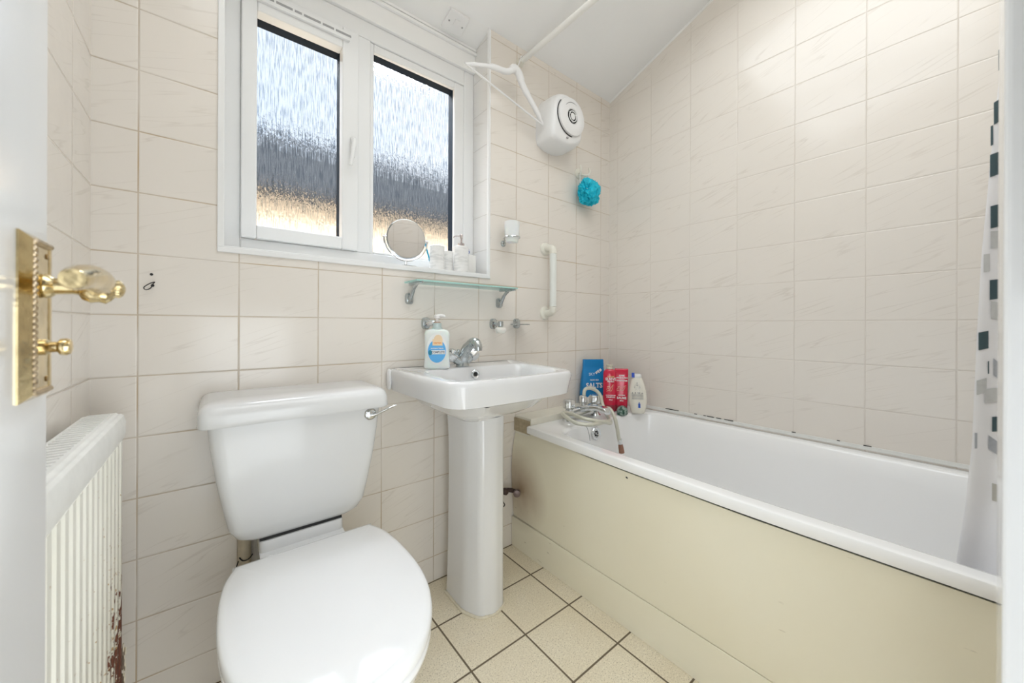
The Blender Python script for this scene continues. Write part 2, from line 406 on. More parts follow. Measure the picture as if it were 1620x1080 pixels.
box(bm, WX0, WX1, D-.004, 1.42, SILL-.012, SILL); struct('trim_5', bm, M_UPVC, smooth=0, bevel=.0015)
bm = B(); box(bm, WX0-.011, WX0+.004, D-.005, D+.01, SILL-.004, 2.23); box(bm, WX0-.011, WX1+.006, D-.0052, D+.008, SILL-.018, SILL-.004); box(bm, WX1-.004, WX1+.006, D-.004, D+.01, SILL-.004, 2.222)
struct('trim_6', bm, M_UPVC, smooth=0, bevel=.002)
bm = B()                                     # caulk line where the sloping ceiling meets the right wall
loft(bm, [[Vector((XR-a, y, ceil_z(y)-b)) for a, b in ((0, -.004), (.006, -.004), (.006, .002), (0, .006))] for y in (D, YF)])
struct('trim_7', bm, M_SOFFIT, smooth=0)
bm = B(); box(bm, XR-.003, XR, YF, 1.17, .556, .566); box(bm, XR-.0035, XR, -.2, 1.17, .553, .557)
struct('trim_8', bm, mat('white_bath_seal', (.80, .80, .77), .4, var=.1, vscale=50), smooth=0)
# mouldy specks along the bath seal
def seal_specks():
    bm = B()
    for y, L in ((.93, .03), (.905, .05), (.80, .012), (.76, .01), (.735, .03), (.70, .02), (.66, .035), (.43, .012), (.30, .008), (.225, .02)):
        box(bm, XR-.0045, XR-.002, y-L/2, y+L/2, .566, .5685)
    o = part('mould_line', bm, M_DARK, smooth=0); o.parent = bpy.data.objects['trim_8']; o['kind'] = 'stuff'; return o
seal_specks()

# ------------------------------------------------------------------ window
win = struct('window_1', xform(box(B(), 0, 1, 0, 1, 0, 1), T(.019, 1.405, 1.186) @ Matrix.Diagonal((.0001, .0001, .0001, 1))), M_UPVC, smooth=0)
def frame_ring(bm, x0, x1, z0, z1, wl_, wr_, wb, wt, y0, y1, ch=.0):
    box(bm, x0, x0+wl_, y0, y1, z0, z1); box(bm, x1-wr_, x1, y0, y1, z0, z1)
    box(bm, x0+wl_, x1-wr_, y0, y1, z0, z0+wb); box(bm, x0+wl_, x1-wr_, y0, y1, z1-wt, z1)
FZ1 = 2.088
bm = B(); frame_ring(bm, WX0, WX1, SILL, FZ1, .045, .05, .050, .065, 1.405, 1.47); box(bm, .405, .452, 1.405, 1.47, SILL+.05, FZ1-.065)
struct('window_frame', bm, M_UPVC, win, smooth=0, bevel=.004)
bm = B(); frame_ring(bm, .452, .857, SILL+.05, FZ1-.065, .014, .046, .010, .030, 1.412, 1.43)       # glazing bead of the fixed light
struct('glazing_bead', bm, M_UPVC, win, smooth=0, bevel=.004)
bm = B(); frame_ring(bm, .063, .405, 1.236, 2.015, .040, .055, .042, .075, 1.388, 1.43)
struct('casement_sash', bm, M_UPVC, win, smooth=0, bevel=.004)
for nm, (x0, x1, z0, z1) in (('a', (.103, .350, 1.278, 1.940)), ('b', (.466, .811, 1.245, 1.993))):
    bm = B(); frame_ring(bm, x0-.006, x1+.006, z0-.006, z1+.006, .006, .006, .006, .006, 1.430, 1.466)
    struct('spacer_bar', bm, M_SPACER, win, smooth=0)
    bm = B(); box(bm, x0-.006, x1+.006, 1.466, 1.468, z0-.006, z1+.006)
    bmesh.ops.delete(bm, geom=[f for f in bm.faces if f.calc_center_median().y > 1.4665], context='FACES')
    struct('pane', bm, M_GLASS, win, smooth=0)
bm = B(); box(bm, .085, .372, 1.378, 1.390, 1.968, 1.998)                                           # trickle vent
struct('trickle_vent', bm, M_UPVC, win, smooth=0, bevel=.002)
bm = B(); x = .115
for L in (.03, .045, .02, .05, .035, .05): box(bm, x, x+L, 1.3770, 1.3782, 1.980, 1.987); x += L+.006
struct('vent_slot', bm, M_GREYPL, win, smooth=0)
wh = struct('window_handle', box(B(), .376, .392, 1.381, 1.389, 1.565, 1.635), M_UPVC, win, smooth=0, bevel=.003)
bm = B(); lathe(bm, [(.008, 0), (.010, .004), (.010, .018), (.007, .021)], axis((.384, 1.382, 1.620), (0, -1, 0)), 20)
tube(bm, [(.384, 1.366, 1.622), (.382, 1.362, 1.60), (.376, 1.360, 1.56), (.371, 1.360, 1.525)], [.0085, .008, .0065, .0055], 12)
struct('handle_lever', bm, M_UPVC, wh)
bm = B(); lathe(bm, [(.0035, 0), (.0035, .001)], axis((.384, 1.3615, 1.622), (0, -1, 0)), 12); struct('handle_screw', bm, M_GREYPL, wh)

# ------------------------------------------------------------------ outside
nb = thing('neighbour_house', (1.2, 5.6, 0), 'pale rendered house with a dark roof seen blurred through the rain-textured window glass', 'house')
bm = B(); box(bm, -6, 9, 4.0, 7.2, -.3, 2.10); part('wall', bm, mat('cream_render', (.92, .74, .54), .8, var=.08, vscale=2), nb, smooth=0)
bm = B(); loft(bm, [[Vector((x, y, z)) for y, z in ((3.8, 2.06), (3.8, 2.14), (5.6, 3.20), (7.4, 2.14), (7.4, 2.06))] for x in (-6.2, 9.2)])
part('roof', bm, mat('dark_roof_tiles', (.075, .085, .10), .7, var=.5, vscale=3), nb, smooth=0)
bm = B(); box(bm, -8, 12, D+.3, 12, -.35, -.3); struct('ground', bm, mat('garden_paving', (.55, .50, .42), .9, var=.2, vscale=3), smooth=0)

# ------------------------------------------------------------------ door leaf and its handle
bm = B(); box(bm, -.176, -.141, -.13, .632, .01, 2.04)
door = struct('door_1', bm, M_GLOSS, smooth=0, bevel=.002)
PY, PZ = .587, .976
bm = B()                                     # sloping backplate with a raised centre
def plate_ring(h, w, dx): return [Vector((-.141+dx, PY+a, PZ+b)) for a, b in ((-w, -h), (w, -h), (w, h), (-w, h))]
loft(bm, [plate_ring(.081, .038, 0), plate_ring(.081, .038, .0015), plate_ring(.075, .0265, .0072), plate_ring(.072, .0215, .0072), plate_ring(.071, .0205, .0064)])
hp = struct('handle_plate', bm, M_BRASS, door, smooth=0)
bm = B()                                     # beaded border
def bead(y, z): lathe(bm, [(.0001, -.0030), (.0019, -.0024), (.0030, 0), (.0019, .0024), (.0001, .0030)], T(-.1338, y, z), 10)
for i in range(26): bead(PY-.0235, PZ-.072+i*.144/25)
for s_ in (-1, 1):
    for i in range(8): bead(PY-.019+i*.040/7, PZ+s_*.0735)
struct('beaded_border', bm, mat('tarnished_bead_brass', (.55, .45, .32), .35, metal=1, var=.5, vscale=150), hp)
for a in (-1, 1):
    for b_ in (-1, 1):
        bm = B(); lathe(bm, [(.0026, 0), (.0030, .0005), (.0026, .0012)], axis((-.1348, PY+a*.015, PZ+b_*.063), (1, 0, 0)), 14)
        struct('screw', bm, M_DBRASS, hp)
bm = B(); LZ = 1.008                          # lever: rose, neck, turned grip with a fluted end
lathe(bm, [(.0115, 0), (.0125, .002), (.0115, .005), (.0085, .008), (.008, .020), (.0095, .026), (.0105, .032), (.009, .040)], axis((-.1348, PY+.006, LZ), (1, 0, .04)), 28)
lv = struct('lever_handle', bm, M_BRASS, door)
bm = B()
pth = cr_spline([(-.098, PY+.002, LZ+.001), (-.093, PY-.010, LZ+.003), (-.0915, PY-.03, LZ+.005), (-.092, PY-.055, LZ+.006), (-.093, PY-.08, LZ+.004), (-.093, PY-.100, LZ+.001), (-.093, PY-.110, LZ)], 5)
n_ = len(pth); tube(bm, pth, [.0105+.0030*math.sin(PI*i/(n_-1))-.0025*(i/(n_-1)) for i in range(n_)], 18)
struct('lever_grip', bm, M_BRASS, lv)
bm = B()                                     # fluted flower-like boss at the elbow
rings = []
for rr, h in ((.006, -.014), (.0115, -.011), (.0145, -.005), (.0135, .001), (.0150, .006), (.012, .010), (.0085, .013), (.0090, .016), (.006, .0195), (.0015, .021)):
    Mx = axis((-.097, PY+.003, LZ), (1, .15, 0)); rings.append([Mx @ Vector((rr*(1+.10*math.cos(8*t))*math.cos(t), rr*(1+.10*math.cos(8*t))*math.sin(t), h)) for t in [2*PI*k/64 for k in range(64)]])
loft(bm, rings); struct('fluted_boss', bm, M_BRASS, lv, smooth=50)
bm = B(); Mx = axis((-.1348, PY+.004, .946), (1, 0, 0)); lathe(bm, [(.008, 0), (.008, .003), (.0055, .005), (.0055, .010), (.0085, .012), (.0090, .016), (.0075, .019), (.004, .020)], Mx, 24)
struct('privacy_turn', bm, M_BRASS, hp)

# ------------------------------------------------------------------ radiator on the left wall
RX0, RX1, RY0, RY1, RZ0, RZ1 = -.207, -.146, .640, 1.135, .17, .780
rad = thing('radiator', (RX0, RY0, .0), 'old white panel radiator with peeling paint and rust patches on left wall', 'radiator')
bm = B()                                     # fluted front sheet
prof = []; y = RY0+.012; zt = .728
P = []
while y < RY1-.030:
    P += [(RX1-.005, y), (RX1, y+.005), (RX1, y+.020), (RX1-.005, y+.025)]; y += .0333
P = [(RX1-.006, RY0)]+P+[(RX1-.004, RY1-.004), (RX1-.008, RY1), (RX0+.02, RY1), (RX0+.02, RY0)]
loft(bm, [[Vector((a, b, z)) for a, b in P] for z in (RZ0, zt)])
part('front_panel', bm, M_RAD, rad, smooth=25)
bm = B()                                     # rolled top rail with a grooved front edge
pr_ = [(RX0, .765), (RX0, .780), (RX1-.014, .782), (RX1-.010, .779), (RX1-.006, .779), (RX1-.002, .775), (RX1+.001, .762), (RX1+.001, .742), (RX1-.001, .728), (RX1-.02, .728), (RX1-.03, .75)]
loft(bm, [[Vector((a, y_, z)) for a, z in pr_] for y_ in (RY0, RY1+.001)])
part('top_rail', bm, M_RADTOP, rad, smooth=30)
bm = B()
for i in range(28): box(bm, RX0+.008, RX1-.020, RY0+.02+i*.017, RY0+.026+i*.017, .7805, .7835)
part('top_grille', bm, M_RADTOP, rad, smooth=0)
bm = B(); box(bm, RX0, RX0+.012, RY0, RY1, RZ0, .765); box(bm, RX0, RX0+.02, RY1-.004, RY1, RZ0, .765); part('back_panel', bm, M_RAD, rad, smooth=0)
for y in (RY0+.06, RY1-.10):
    bm = B(); box(bm, XL, RX0, y, y+.03, .25, .70); part('wall_bracket', bm, M_RADTOP, rad, smooth=0)
bm = B(); tube(bm, cr_spline([(-.176, RY1-.03, .175), (-.176, RY1-.03, .08), (-.176, RY1-.03, 0)], 4), .0095); part('supply_pipe', bm, M_RADTOP, rad)
bm = B()                                     # curled flake of paint
for i in range(9):
    z = .235+.022*i*.4; M_ = T(RX1-.001, RY1-.002-.002*(i % 3), .20+.0105*i) @ Matrix.Rotation(random.uniform(-.6, .6), 4, 'X') @ Matrix.Rotation(random.uniform(.1, .7), 4, 'Z')
    box(bm, -.0008, .0006, -.008, .007+.003*random.random(), -.007, .007, M_)
part('peeling_paint', bm, mat('loose_cream_paint', (.78, .70, .54), .7, var=.2, vscale=100), rad, smooth=0)

# ------------------------------------------------------------------ toilet
TX = .187
wc = thing('toilet', (TX, 1.0, 0), 'white close coupled toilet with closed lid under the window', 'toilet')
def yring(xc, hw, y0, y1, t, z, tb=None):
    tb = t if tb is None else tb
    return r3(rpoly([(xc-hw, y0, t), (xc+hw, y0, t), (xc+hw, y1, tb), (xc-hw, y1, tb)], 6), z)
bm = B()                                     # tapering cistern body
rows = [(.437, .105, 1.115, 1.275, .03), (.440, .125, 1.105, 1.277, .035), (.450, .143, 1.098, 1.28, .035), (.475, .157, 1.093, 1.282, .03), (.53, .168, 1.090, 1.283, .028), (.60, .181, 1.086, 1.284, .028), (.68, .192, 1.083, 1.284, .028), (.745, .198, 1.082, 1.284, .028)]
loft(bm, [yring(TX-.001, hw, y0, y1, t, z, .01) for z, hw, y0, y1, t in rows]); part('cistern', bm, M_CISTERN, wc, smooth=60)
bm = B()
rows = [(.736, .207, 1.075, 1.284, .03), (.733, .214, 1.069, 1.284, .03), (.737, .217, 1.066, 1.284, .03), (.764, .2150, 1.069, 1.284, .03), (.776, .211, 1.074, 1.284, .03), (.783, .204, 1.083, 1.284, .03), (.7865, .194, 1.096, 1.284, .03), (.788, .15, 1.15, 1.28, .03)]
loft(bm, [yring(TX, hw, y0, y1, t, z, .012) for z, hw, y0, y1, t in rows]); part('cistern_lid', bm, M_CISTERN, wc, smooth=60)
def seat_outline(s=1.0, dy=0, k=14):
    H = [(1.036, .140), (1.030, .150), (.985, .168), (.93, .177), (.87, .181), (.81, .181), (.75, .175), (.70, .163), (.65, .142), (.61, .115), (.58, .082), (.563, .045)]
    R_ = [(TX+hw*s, y) for y, hw in H]; L_ = [(TX-hw*s, y) for y, hw in H[::-1]]
    cy = .82
    P = [(x, cy+(y-cy)*s+dy, 0) for x, y in ([(TX, 1.0365)]+R_+[(TX, .555)]+L_)]
    return [(p.x, p.y) for p in cr_spline(P, 5, closed=True)]
def sring(s, z, dy=0): return [Vector((x, y, z)) for x, y in seat_outline(s, dy)]
bm = B(); loft(bm, [sring(.97, .405), sring(.997, .407), sring(1.0, .412), sring(1.0, .420), sring(.992, .4255), sring(.975, .4285), sring(.93, .431), sring(.6, .4325), sring(.2, .433)])
part('seat_lid', bm, M_SEAT, wc, smooth=60, label='closed glossy white lid')
bm = B(); loft(bm, [sring(.955, .382), sring(.985, .384), sring(.992, .390), sring(.992, .400), sring(.975, .404), sring(.9, .4045)])
part('seat', bm, M_SEAT, wc, smooth=60)
bm = B()                                     # pan: rim, bowl and waisted foot
def pring(s, sy, z, dy=0): return [Vector((TX+(x-TX)*s, .86+(y-.86)*sy+dy, z)) for x, y in seat_outline(1)]
loft(bm, [pring(.66, .62, 0, .05), pring(.66, .62, .02, .05), pring(.60, .58, .06, .05), pring(.57, .57, .15, .05), pring(.62, .64, .22, .04), pring(.78, .80, .29, .02), pring(.90, .92, .335, .01), pring(.94, .955, .355, .005), pring(.945, .96, .378, .005), pring(.93, .95, .382, .005)])
part('pan', bm, M_CERAMIC, wc, smooth=60)
bm = B(); loft(bm, [r3(rpoly([(TX-a, 1.0, .02), (TX+a, 1.0, .02), (TX+a, 1.283, .01), (TX-a, 1.283, .01)], 5), z) for z, a in ((.18, .07), (.26, .084), (.33, .092), (.40, .097))] +
                [r3(rpoly([(TX-.097, 1.05, .02), (TX+.097, 1.05, .02), (TX+.097, 1.283, .01), (TX-.097, 1.283, .01)], 5), .4005), r3(rpoly([(TX-.097, 1.100, .012), (TX+.097, 1.100, .012), (TX+.097, 1.283, .01), (TX-.097, 1.283, .01)], 5), .404), r3(rpoly([(TX-.097, 1.102, .012), (TX+.097, 1.102, .012), (TX+.097, 1.283, .01), (TX-.097, 1.283, .01)], 5), .431)])
part('pan_shelf', bm, M_CERAMIC, wc, smooth=40)
bm = B(); box(bm, TX-.095, TX+.095, 1.108, 1.27, .430, .442); part('rubber_gasket', bm, M_DARK, wc, smooth=0)
for s in (-1, 1):
    bm = B(); lathe(bm, [(.012, 0), (.012, .02), (.010, .023)], T(TX+s*.078, 1.052, .39), 20); part('hinge', bm, M_WHITEPL, wc)
bm = B(); LX, LZ2 = .351, .715
lathe(bm, [(.016, 0), (.017, .002), (.015, .004), (.0125, .004), (.0125, .007), (.009, .009)], axis((LX, 1.0835, LZ2), (0, -1, 0)), 28)
fl = part('flush_lever', bm, M_CHROME, wc)
bm = B(); tube(bm, cr_spline([(LX-.004, 1.071, LZ2-.003), (LX+.012, 1.068, LZ2), (LX+.035, 1.064, LZ2+.009), (LX+.060, 1.060, LZ2+.019), (LX+.066, 1.060, LZ2+.021)], 5), [.0055]*10+[.005]*7+[.0035]*4, 12, flat=.6)
part('lever_arm', bm, M_CHROME, fl)
# soil / supply pipe behind the toilet
bm = B(); tube(bm, [(.069, 1.267, 0), (.069, 1.267, .434)], .0155, 18)
tube(bm, [(.069, 1.267, .295), (.069, 1.267, .300)], .0170, 18)
pp = part('painted_pipe', bm, mat('painted_pipe_cream', (.62, .55, .42), .5, var=.25, vscale=60), smooth=35)
tag(pp, 'cream painted pipe running down the wall just left behind the toilet', 'pipe')
bm = B(); tube(bm, cr_spline([(.057, 1.252, .335), (.065, 1.248, .325), (.078, 1.247, .326), (.087, 1.252, .334)], 4), .0016, 6); tube(bm, cr_spline([(.055, 1.254, .325), (.051, 1.257, .305), (.056, 1.254, .285)], 4), .0013, 6)
o = part('cable_tie', bm, M_DARK); o.parent = pp

# ------------------------------------------------------------------ wash basin on pedestal
ba = thing('wash_basin', (.72, 1.1, 0), 'white rectangular washbasin on a full pedestal between toilet and bath', 'washbasin')
RZ = .818
def bring(g_, z, k=8, bow=.012):
    # g_ >0 shrinks the outline
    return r3(rpoly([(.474+g_, D-.001, .03), (.484+g_, .844+g_, .065), (.72, .842-bow+g_, .12), (.966-g_, .846+g_, .065), (1.052-g_, D-.001, .03)], k), z)
def iring(g_, z, k=8):
    return r3(rpoly([(.545+g_, 1.150-g_*.6, .06), (.518+g_, .884+g_, .075), (.72, .870+g_, .085), (.930-g_, .882+g_, .075), (.975-g_, 1.150-g_*.6, .06)], k), z)
def under(s, z, cx=.715, cy=1.10):
    P = [(.535, 1.26, .06), (.535, .90, .10), (.72, .88, .10), (.915, .90, .10), (.97, 1.26, .06)]
    return r3(rpoly([(cx+(x-cx)*s, cy+(y-cy)*s, t*s) for x, y, t in P], 8), z)
bm = B()
loft(bm, [under(.40, .655), under(.46, .664), under(.66, .678), under(.86, .700), under(1.02, .730), bring(.028, .742), bring(.016, .741), bring(.009, .744), bring(.004, .775), bring(0, .800), bring(.001, .811), bring(.005, .817), bring(.010, RZ), bring(.020, RZ-.001),
          iring(-.012, RZ-.0005), iring(-.004, RZ-.002), iring(.003, RZ-.008), iring(.014, RZ-.04), iring(.030, RZ-.085), iring(.060, RZ-.118), iring(.10, RZ-.130), iring(.14, RZ-.134)])
part('basin', bm, M_CERAMIC, ba, smooth=55)
bm = B()                                     # pedestal, faceted column with soft grooves
def ped(z, s=1.0, dy=0, cx=.739):
    P = []
    for (x, y, t) in ((-.082, .20, .01), (-.084, .075, .02), (-.054, .012, .02), (-.030, .006, .012), (0, -.004, .018), (.030, .006, .012), (.056, .014, .02), (.084, .08, .02), (.082, .20, .01)):
        P.append((cx+x*s*.93, 1.006+y*s+dy, t*s))
    return r3(rpoly(P, 4), z)
loft(bm, [ped(0, 1.0), ped(.05, .985), ped(.20, .965), ped(.45, .955), ped(.58, .965), ped(.63, .985), ped(.66, 1.0)])
part('pedestal', bm, M_CERAMIC, ba, smooth=50)
bm = B()
pth = [Vector((p.x+(p.x-.739)*.02, p.y-.001, .003)) for p in cr_spline([q for q in ped(0, 1.0)[3:-3]], 3)]
tube(bm, pth, [.0045+.0022*noise.noise(p*90)+.0015*random.random() for p in pth], 8)
part('base_sealant', bm, M_SEAL, ba, smooth=60)
bm = B(); lathe(bm, [(.0155, 0), (.0165, .0018), (.0135, .0038), (.0095, .002), (.009, -.006)], axis((.745, 1.1385, RZ-.026), (0, -1, .15)), 24)
ov = part('overflow_ring', bm, M_CHROME, ba)
bm = B(); lathe(bm, [(.0082, 0), (.0082, .0012)], axis((.745, 1.1385, RZ-.026), (0, -1, .15)), 16); part('overflow_hole', bm, M_DARK, ov)
bm = B(); lathe(bm, [(.022, 0), (.022, .003), (.016, .004)], T(.745, 1.03, RZ-.135), 24); part('waste', bm, M_CHROME, ba)
# white sealant blob at the left end of the basin
bm = B(); vessel(bm, [(.748, .004, .008), (.755, .007, .014), (.785, .008, .016), (.812, .007, .014), (.818, .003, .008)], T(.474, 1.266, 0), 2, 16); part('wall_sealant', bm, M_WHITEPL, ba)
# mixer tap
tx, ty = .722, 1.192
bm = B(); lathe(bm, [(.024, 0), (.025, .003), (.023, .008), (.021, .016), (.020, .028)], T(tx, ty, RZ), 28)
tap = part('mixer_tap', bm, M_DULLCHROME, ba)
bm = B(); tube(bm, cr_spline([(tx, ty, RZ+.01), (tx+.001, ty-.004, RZ+.035), (tx+.003, ty-.026, RZ+.066), (tx+.005, ty-.056, RZ+.088), (tx+.006, ty-.080, RZ+.092), (tx+.006, ty-.094, RZ+.080), (tx+.006, ty-.097, RZ+.062)], 5),
               [.021]*6+[.019]*6+[.017]*6+[.0155]*6+[.0145]*4+[.0135]*3, 20)
part('spout', bm, M_DULLCHROME, tap)
for s in (-1, 1):
    Mx = axis((tx+s*.012, ty, RZ+.018), (s*.80, 0, .60))
    bm = B(); lathe(bm, [(.017, 0), (.018, .022), (.018, .024), (.0165, .025)], Mx, 24)
    st = part('valve_body', bm, M_DULLCHROME, tap)
    bm = B(); ring_ = []
    for r, h in ((.0165, .024), (.0225, .029), (.0240, .046), (.021, .056), (.011, .060)):
        ring_.append([Mx @ Vector((r*(1+.05*math.cos(6*t))*math.cos(t), r*(1+.05*math.cos(6*t))*math.sin(t), h)) for t in [2*PI*k/48 for k in range(48)]])
    loft(bm, ring_); part('tap_knob', bm, M_CHROME, tap, smooth=40)
bm = B(); tube(bm, [(tx-.004, ty+.022, RZ), (tx-.004, ty+.022, RZ+.052)], .0028, 10); lathe(bm, [(.003, 0), (.0065, .003), (.0065, .009), (.003, .012)], T(tx-.004, ty+.022, RZ+.050), 14); part('waste_knob', bm, M_DULLCHROME, tap)

# ------------------------------------------------------------------ bath
BZ = .548
bt = thing('bathtub', (1.4, .4, 0), 'white bathtub with a cream side panel along the right wall', 'bathtub')
RIMX = [(1.30, 1.022), (1.176, 1.022), (.68, 1.001), (.33, .991), (.05, 1.000), (-.03, 1.003), (YF, 1.012)]
def rimx(y):
    for (a, xa), (b, xb) in zip(RIMX, RIMX[1:]):
        if b <= y <= a: return xb+(xa-xb)*(y-b)/(a-b)
    return 1.012
def oring(g_, z): return r3(rpoly([(1.022+g_, 1.176-g_, .012), (XR-.001-g_, 1.176-g_, .01), (XR-.001-g_, YF+.004+g_, .01), (1.012+g_, YF+.004+g_, .012), (1.000+g_, .02, .12), (.9895+g_, .34, .15), (1.000+g_, .70, .15)], 8), z)
def bin_(g_, z, gt=None):
    gt = g_ if gt is None else gt
    return r3(rpoly([(1.066+g_, 1.045-gt, .10), (1.682-g_, 1.045-gt, .14), (1.682-g_, -.36+gt*2, .16), (1.052+g_, -.36+gt*2, .14), (1.046+g_, .02, .12), (1.040+g_, .34, .15), (1.052+g_, .70, .15)], 8), z)
bm = B(); loft(bm, [oring(.006, .519), oring(.001, .520), oring(0, .522), oring(0, .5435), oring(.0012, .5465), oring(.004, BZ), oring(.012, BZ+.0003), bin_(-.010, BZ), bin_(-.003, BZ-.001), bin_(.004, BZ-.008), bin_(.014, BZ-.06, .008), bin_(.035, BZ-.22, .022), bin_(.065, BZ-.33, .035), bin_(.115, BZ-.375, .07), bin_(.18, BZ-.385, .14)], cap0=False)
part('tub', bm, M_BATH, bt, smooth=40)
bm = B()                                     # side panel, bowed a little at the tap end
rings = []
for y in [1.280-.04*i for i in range(44)]:
    k = max(0, min(1, (y-.80)/.45)); k = k*k*(3-2*k)
    z_ = [(.128, 0), (.20, .006), (.28, .012), (.34, .014), (.42, .008), (.48, -.004), (.516, -.012)]
    top = .500 if y > 1.17 else .5122
    def px(z, b): return k*(1.043-b)+(1-k)*(1.036+(rimx(y)+.010-1.036)*min(1, (z-.128)/.36)**.8)
    rings.append([Vector((px(z, b), y, min(z, top))) for z, b in z_]+[Vector((px(z, b)+.008, y, min(z, top))) for z, b in z_[::-1]])
loft(bm, rings); sp_ = part('side_panel', bm, M_PANEL, bt, smooth=60)
bm = B(); box(bm, 1.034, 1.052, YF+.01, 1.283, .0, .126); part('plinth_panel', bm, M_PANEL, bt, smooth=0, bevel=.0015)
bm = B(); box(bm, 1.045, 1.053, YF+.01, 1.283, .120, .132)
def gapx(y): k = max(0, min(1, (y-.80)/.45)); k = k*k*(3-2*k); return k*1.0585+(1-k)*(rimx(y)+.0128)
loft(bm, [[Vector((gapx(y)+a, y, z)) for a, z in ((0, .495), (0, .5190), (.006, .5190), (.006, .495))] for y in [1.172-.04*i for i in range(40)]])
part('panel_gap_shade', bm, M_DARK, bt, smooth=0)  # dark strip below the rim paints in the shade of the gap
bm = B()                                     # hairline crack in the panel
cp = [(.590, .500), (.560, .493), (.520, .487), (.497, .474), (.470, .482), (.440, .483)]
tube(bm, [(rimx(a)+.0108+(.5-b)*.05, a, b) for a, b in cp], .0006, 6)
part('panel_crack', bm, mat('crack_shadowed_edge', (.30, .27, .18), .8), bt)
bm = B(); tube(bm, [(rimx(.68)+.0102, .683, .496), (rimx(.68)+.0102, .677, .494)], .0022, 6); part('panel_chip', bm, M_DARK, bt)
bm = B(); box(bm, 1.052, XR-.001, 1.1765, D-.001, .40, .572); part('tiled_ledge', bm, M_LEDGE, bt, smooth=0, bevel=.002)
bm = B(); box(bm, 1.0465, 1.0535, 1.180, D-.002, .505, .562); part('ledge_end', bm, M_LEDGEEND, bt, smooth=0)
# overflow on the tap-end wall of the tub
bm = B(); Mx = axis((1.305, 1.034, .500), (0, -1, .10)); lathe(bm, [(.027, 0), (.029, .002), (.027, .005), (.017, .004), (.014, .001)], Mx, 28)
bo = part('bath_overflow', bm, M_CHROME, bt)
bm = B()
for k in range(6):
    a = 2*PI*k/6; lathe(bm, [(.0032, 0), (.0032, .0015)], Mx @ T(.009*math.cos(a), .009*math.sin(a), .003), 10)
part('overflow_slot', bm, M_DARK, bo)
# deck mixer
bm = B(); loft(bm, [[Vector((x, 1.125+a*s, BZ+.034+b*s)) for a, b in rpoly([(-.022, -.018, .008), (.022, -.018, .008), (.018, .018, .008), (-.014, .018, .008)], 4)] for x, s in ((1.185, .6), (1.20, .95), (1.25, 1.05), (1.33, 1.05), (1.38, .95), (1.395, .6))])
mx_ = part('bath_mixer_tap', bm, M_CHROME, bt, smooth=40)
for sx in (-.09, .09):
    bm = B(); lathe(bm, [(.026, 0), (.027, .003), (.020, .010), (.016, .022), (.016, .035)], T(1.29+sx, 1.125, BZ), 24); part('pillar', bm, M_CHROME, mx_)
bm = B(); loft(bm, [[Vector((1.29+a, y, z+b)) for a, b in rpoly([(-w, -h, h*.8), (w, -h, h*.8), (w, h, h*.8), (-w, h, h*.8)], 4)] for y, z, w, h in ((1.115, BZ+.045, .034, .016), (1.08, BZ+.056, .027, .013), (1.03, BZ+.062, .021, .011), (.99, BZ+.058, .019, .011), (.982, BZ+.050, .017, .009))])
part('spout', bm, M_CHROME, mx_, smooth=40)
for x in (1.20, 1.38):
    bm = B(); Mx = T(x, 1.125, BZ+.045)
    lathe(bm, [(.013, 0), (.014, .008)], Mx, 20)
    loft(bm, [[Mx @ Vector((r*(1+.045*math.cos(6*t))*math.cos(t), r*(1+.045*math.cos(6*t))*math.sin(t), h)) for t in [2*PI*k/48 for k in range(48)]] for r, h in ((.018, .008), (.0245, .012), (.0260, .042), (.022, .050), (.010, .053))])
    part('tap_knob', bm, M_CHROME, mx_, smooth=40)
bm = B(); lathe(bm, [(.012, 0), (.012, .02), (.017, .024), (.018, .045), (.014, .052), (.008, .054)], T(1.29, 1.12, BZ+.05), 24); part('diverter_knob', bm, M_CHROME, mx_)
bm = B(); lathe(bm, [(.011, 0), (.013, .003), (.013, .018), (.0105, .03)], axis((1.335, 1.14, BZ+.03), (.2, 0, 1)), 20); part('hose_nut', bm, M_CHROME, mx_)
bm = B()
hose = cr_spline([(1.368, 1.143, .603), (1.335, 1.128, .650), (1.345, 1.125, .678), (1.380, 1.11, .676), (1.402, 1.09, .650), (1.398, 1.07, .606), (1.380, 1.035, .572), (1.322, .975, .566), (1.262, .965, .570), (1.20, .975, .568), (1.160, 1.02, .572), (1.160, 1.08, .588),
                  (1.185, 1.120, .590), (1.200, 1.085, .592), (1.190, 1.03, .590), (1.205, .985, .585), (1.270, .960, .570), (1.330, .975, .555), (1.372, 1.02, .565), (1.405, 1.06, .585), (1.410, 1.04, .592), (1.405, 1.01, .560), (1.410, 1.0, .515), (1.418, .998, .475), (1.424, .996, .450)], 7)
tube(bm, hose, .0082, 12)
hs = part('shower_hose', bm, M_HOSE, mx_); hs.location.x = -.03
bm = B(); tube(bm, [(1.424, .996, .462), (1.428, .995, .440)], [.0105, .0105], 16); o = part('hose_ferrule', bm, M_CHROME, mx_); o.location.x = -.03
bm = B(); tube(bm, [(1.428, .995, .441), (1.431, .994, .425), (1.436, .993, .400)], [.0095, .0115, .0125], 14); part('hose_tip', bm, M_RUSTBROWN, mx_, label='worn reddish brown hose end').location.x = -.03; mx_.location.x = .03
# bead chain of the plug
bm = B(); tube(bm, cr_spline([(1.215, 1.02, BZ+.003), (1.222, 1.015, BZ-.004), (1.226, 1.008, .52), (1.228, 1.004, .490)], 4), .0013, 6); part('plug_chain', bm, M_GREYPL, bt)

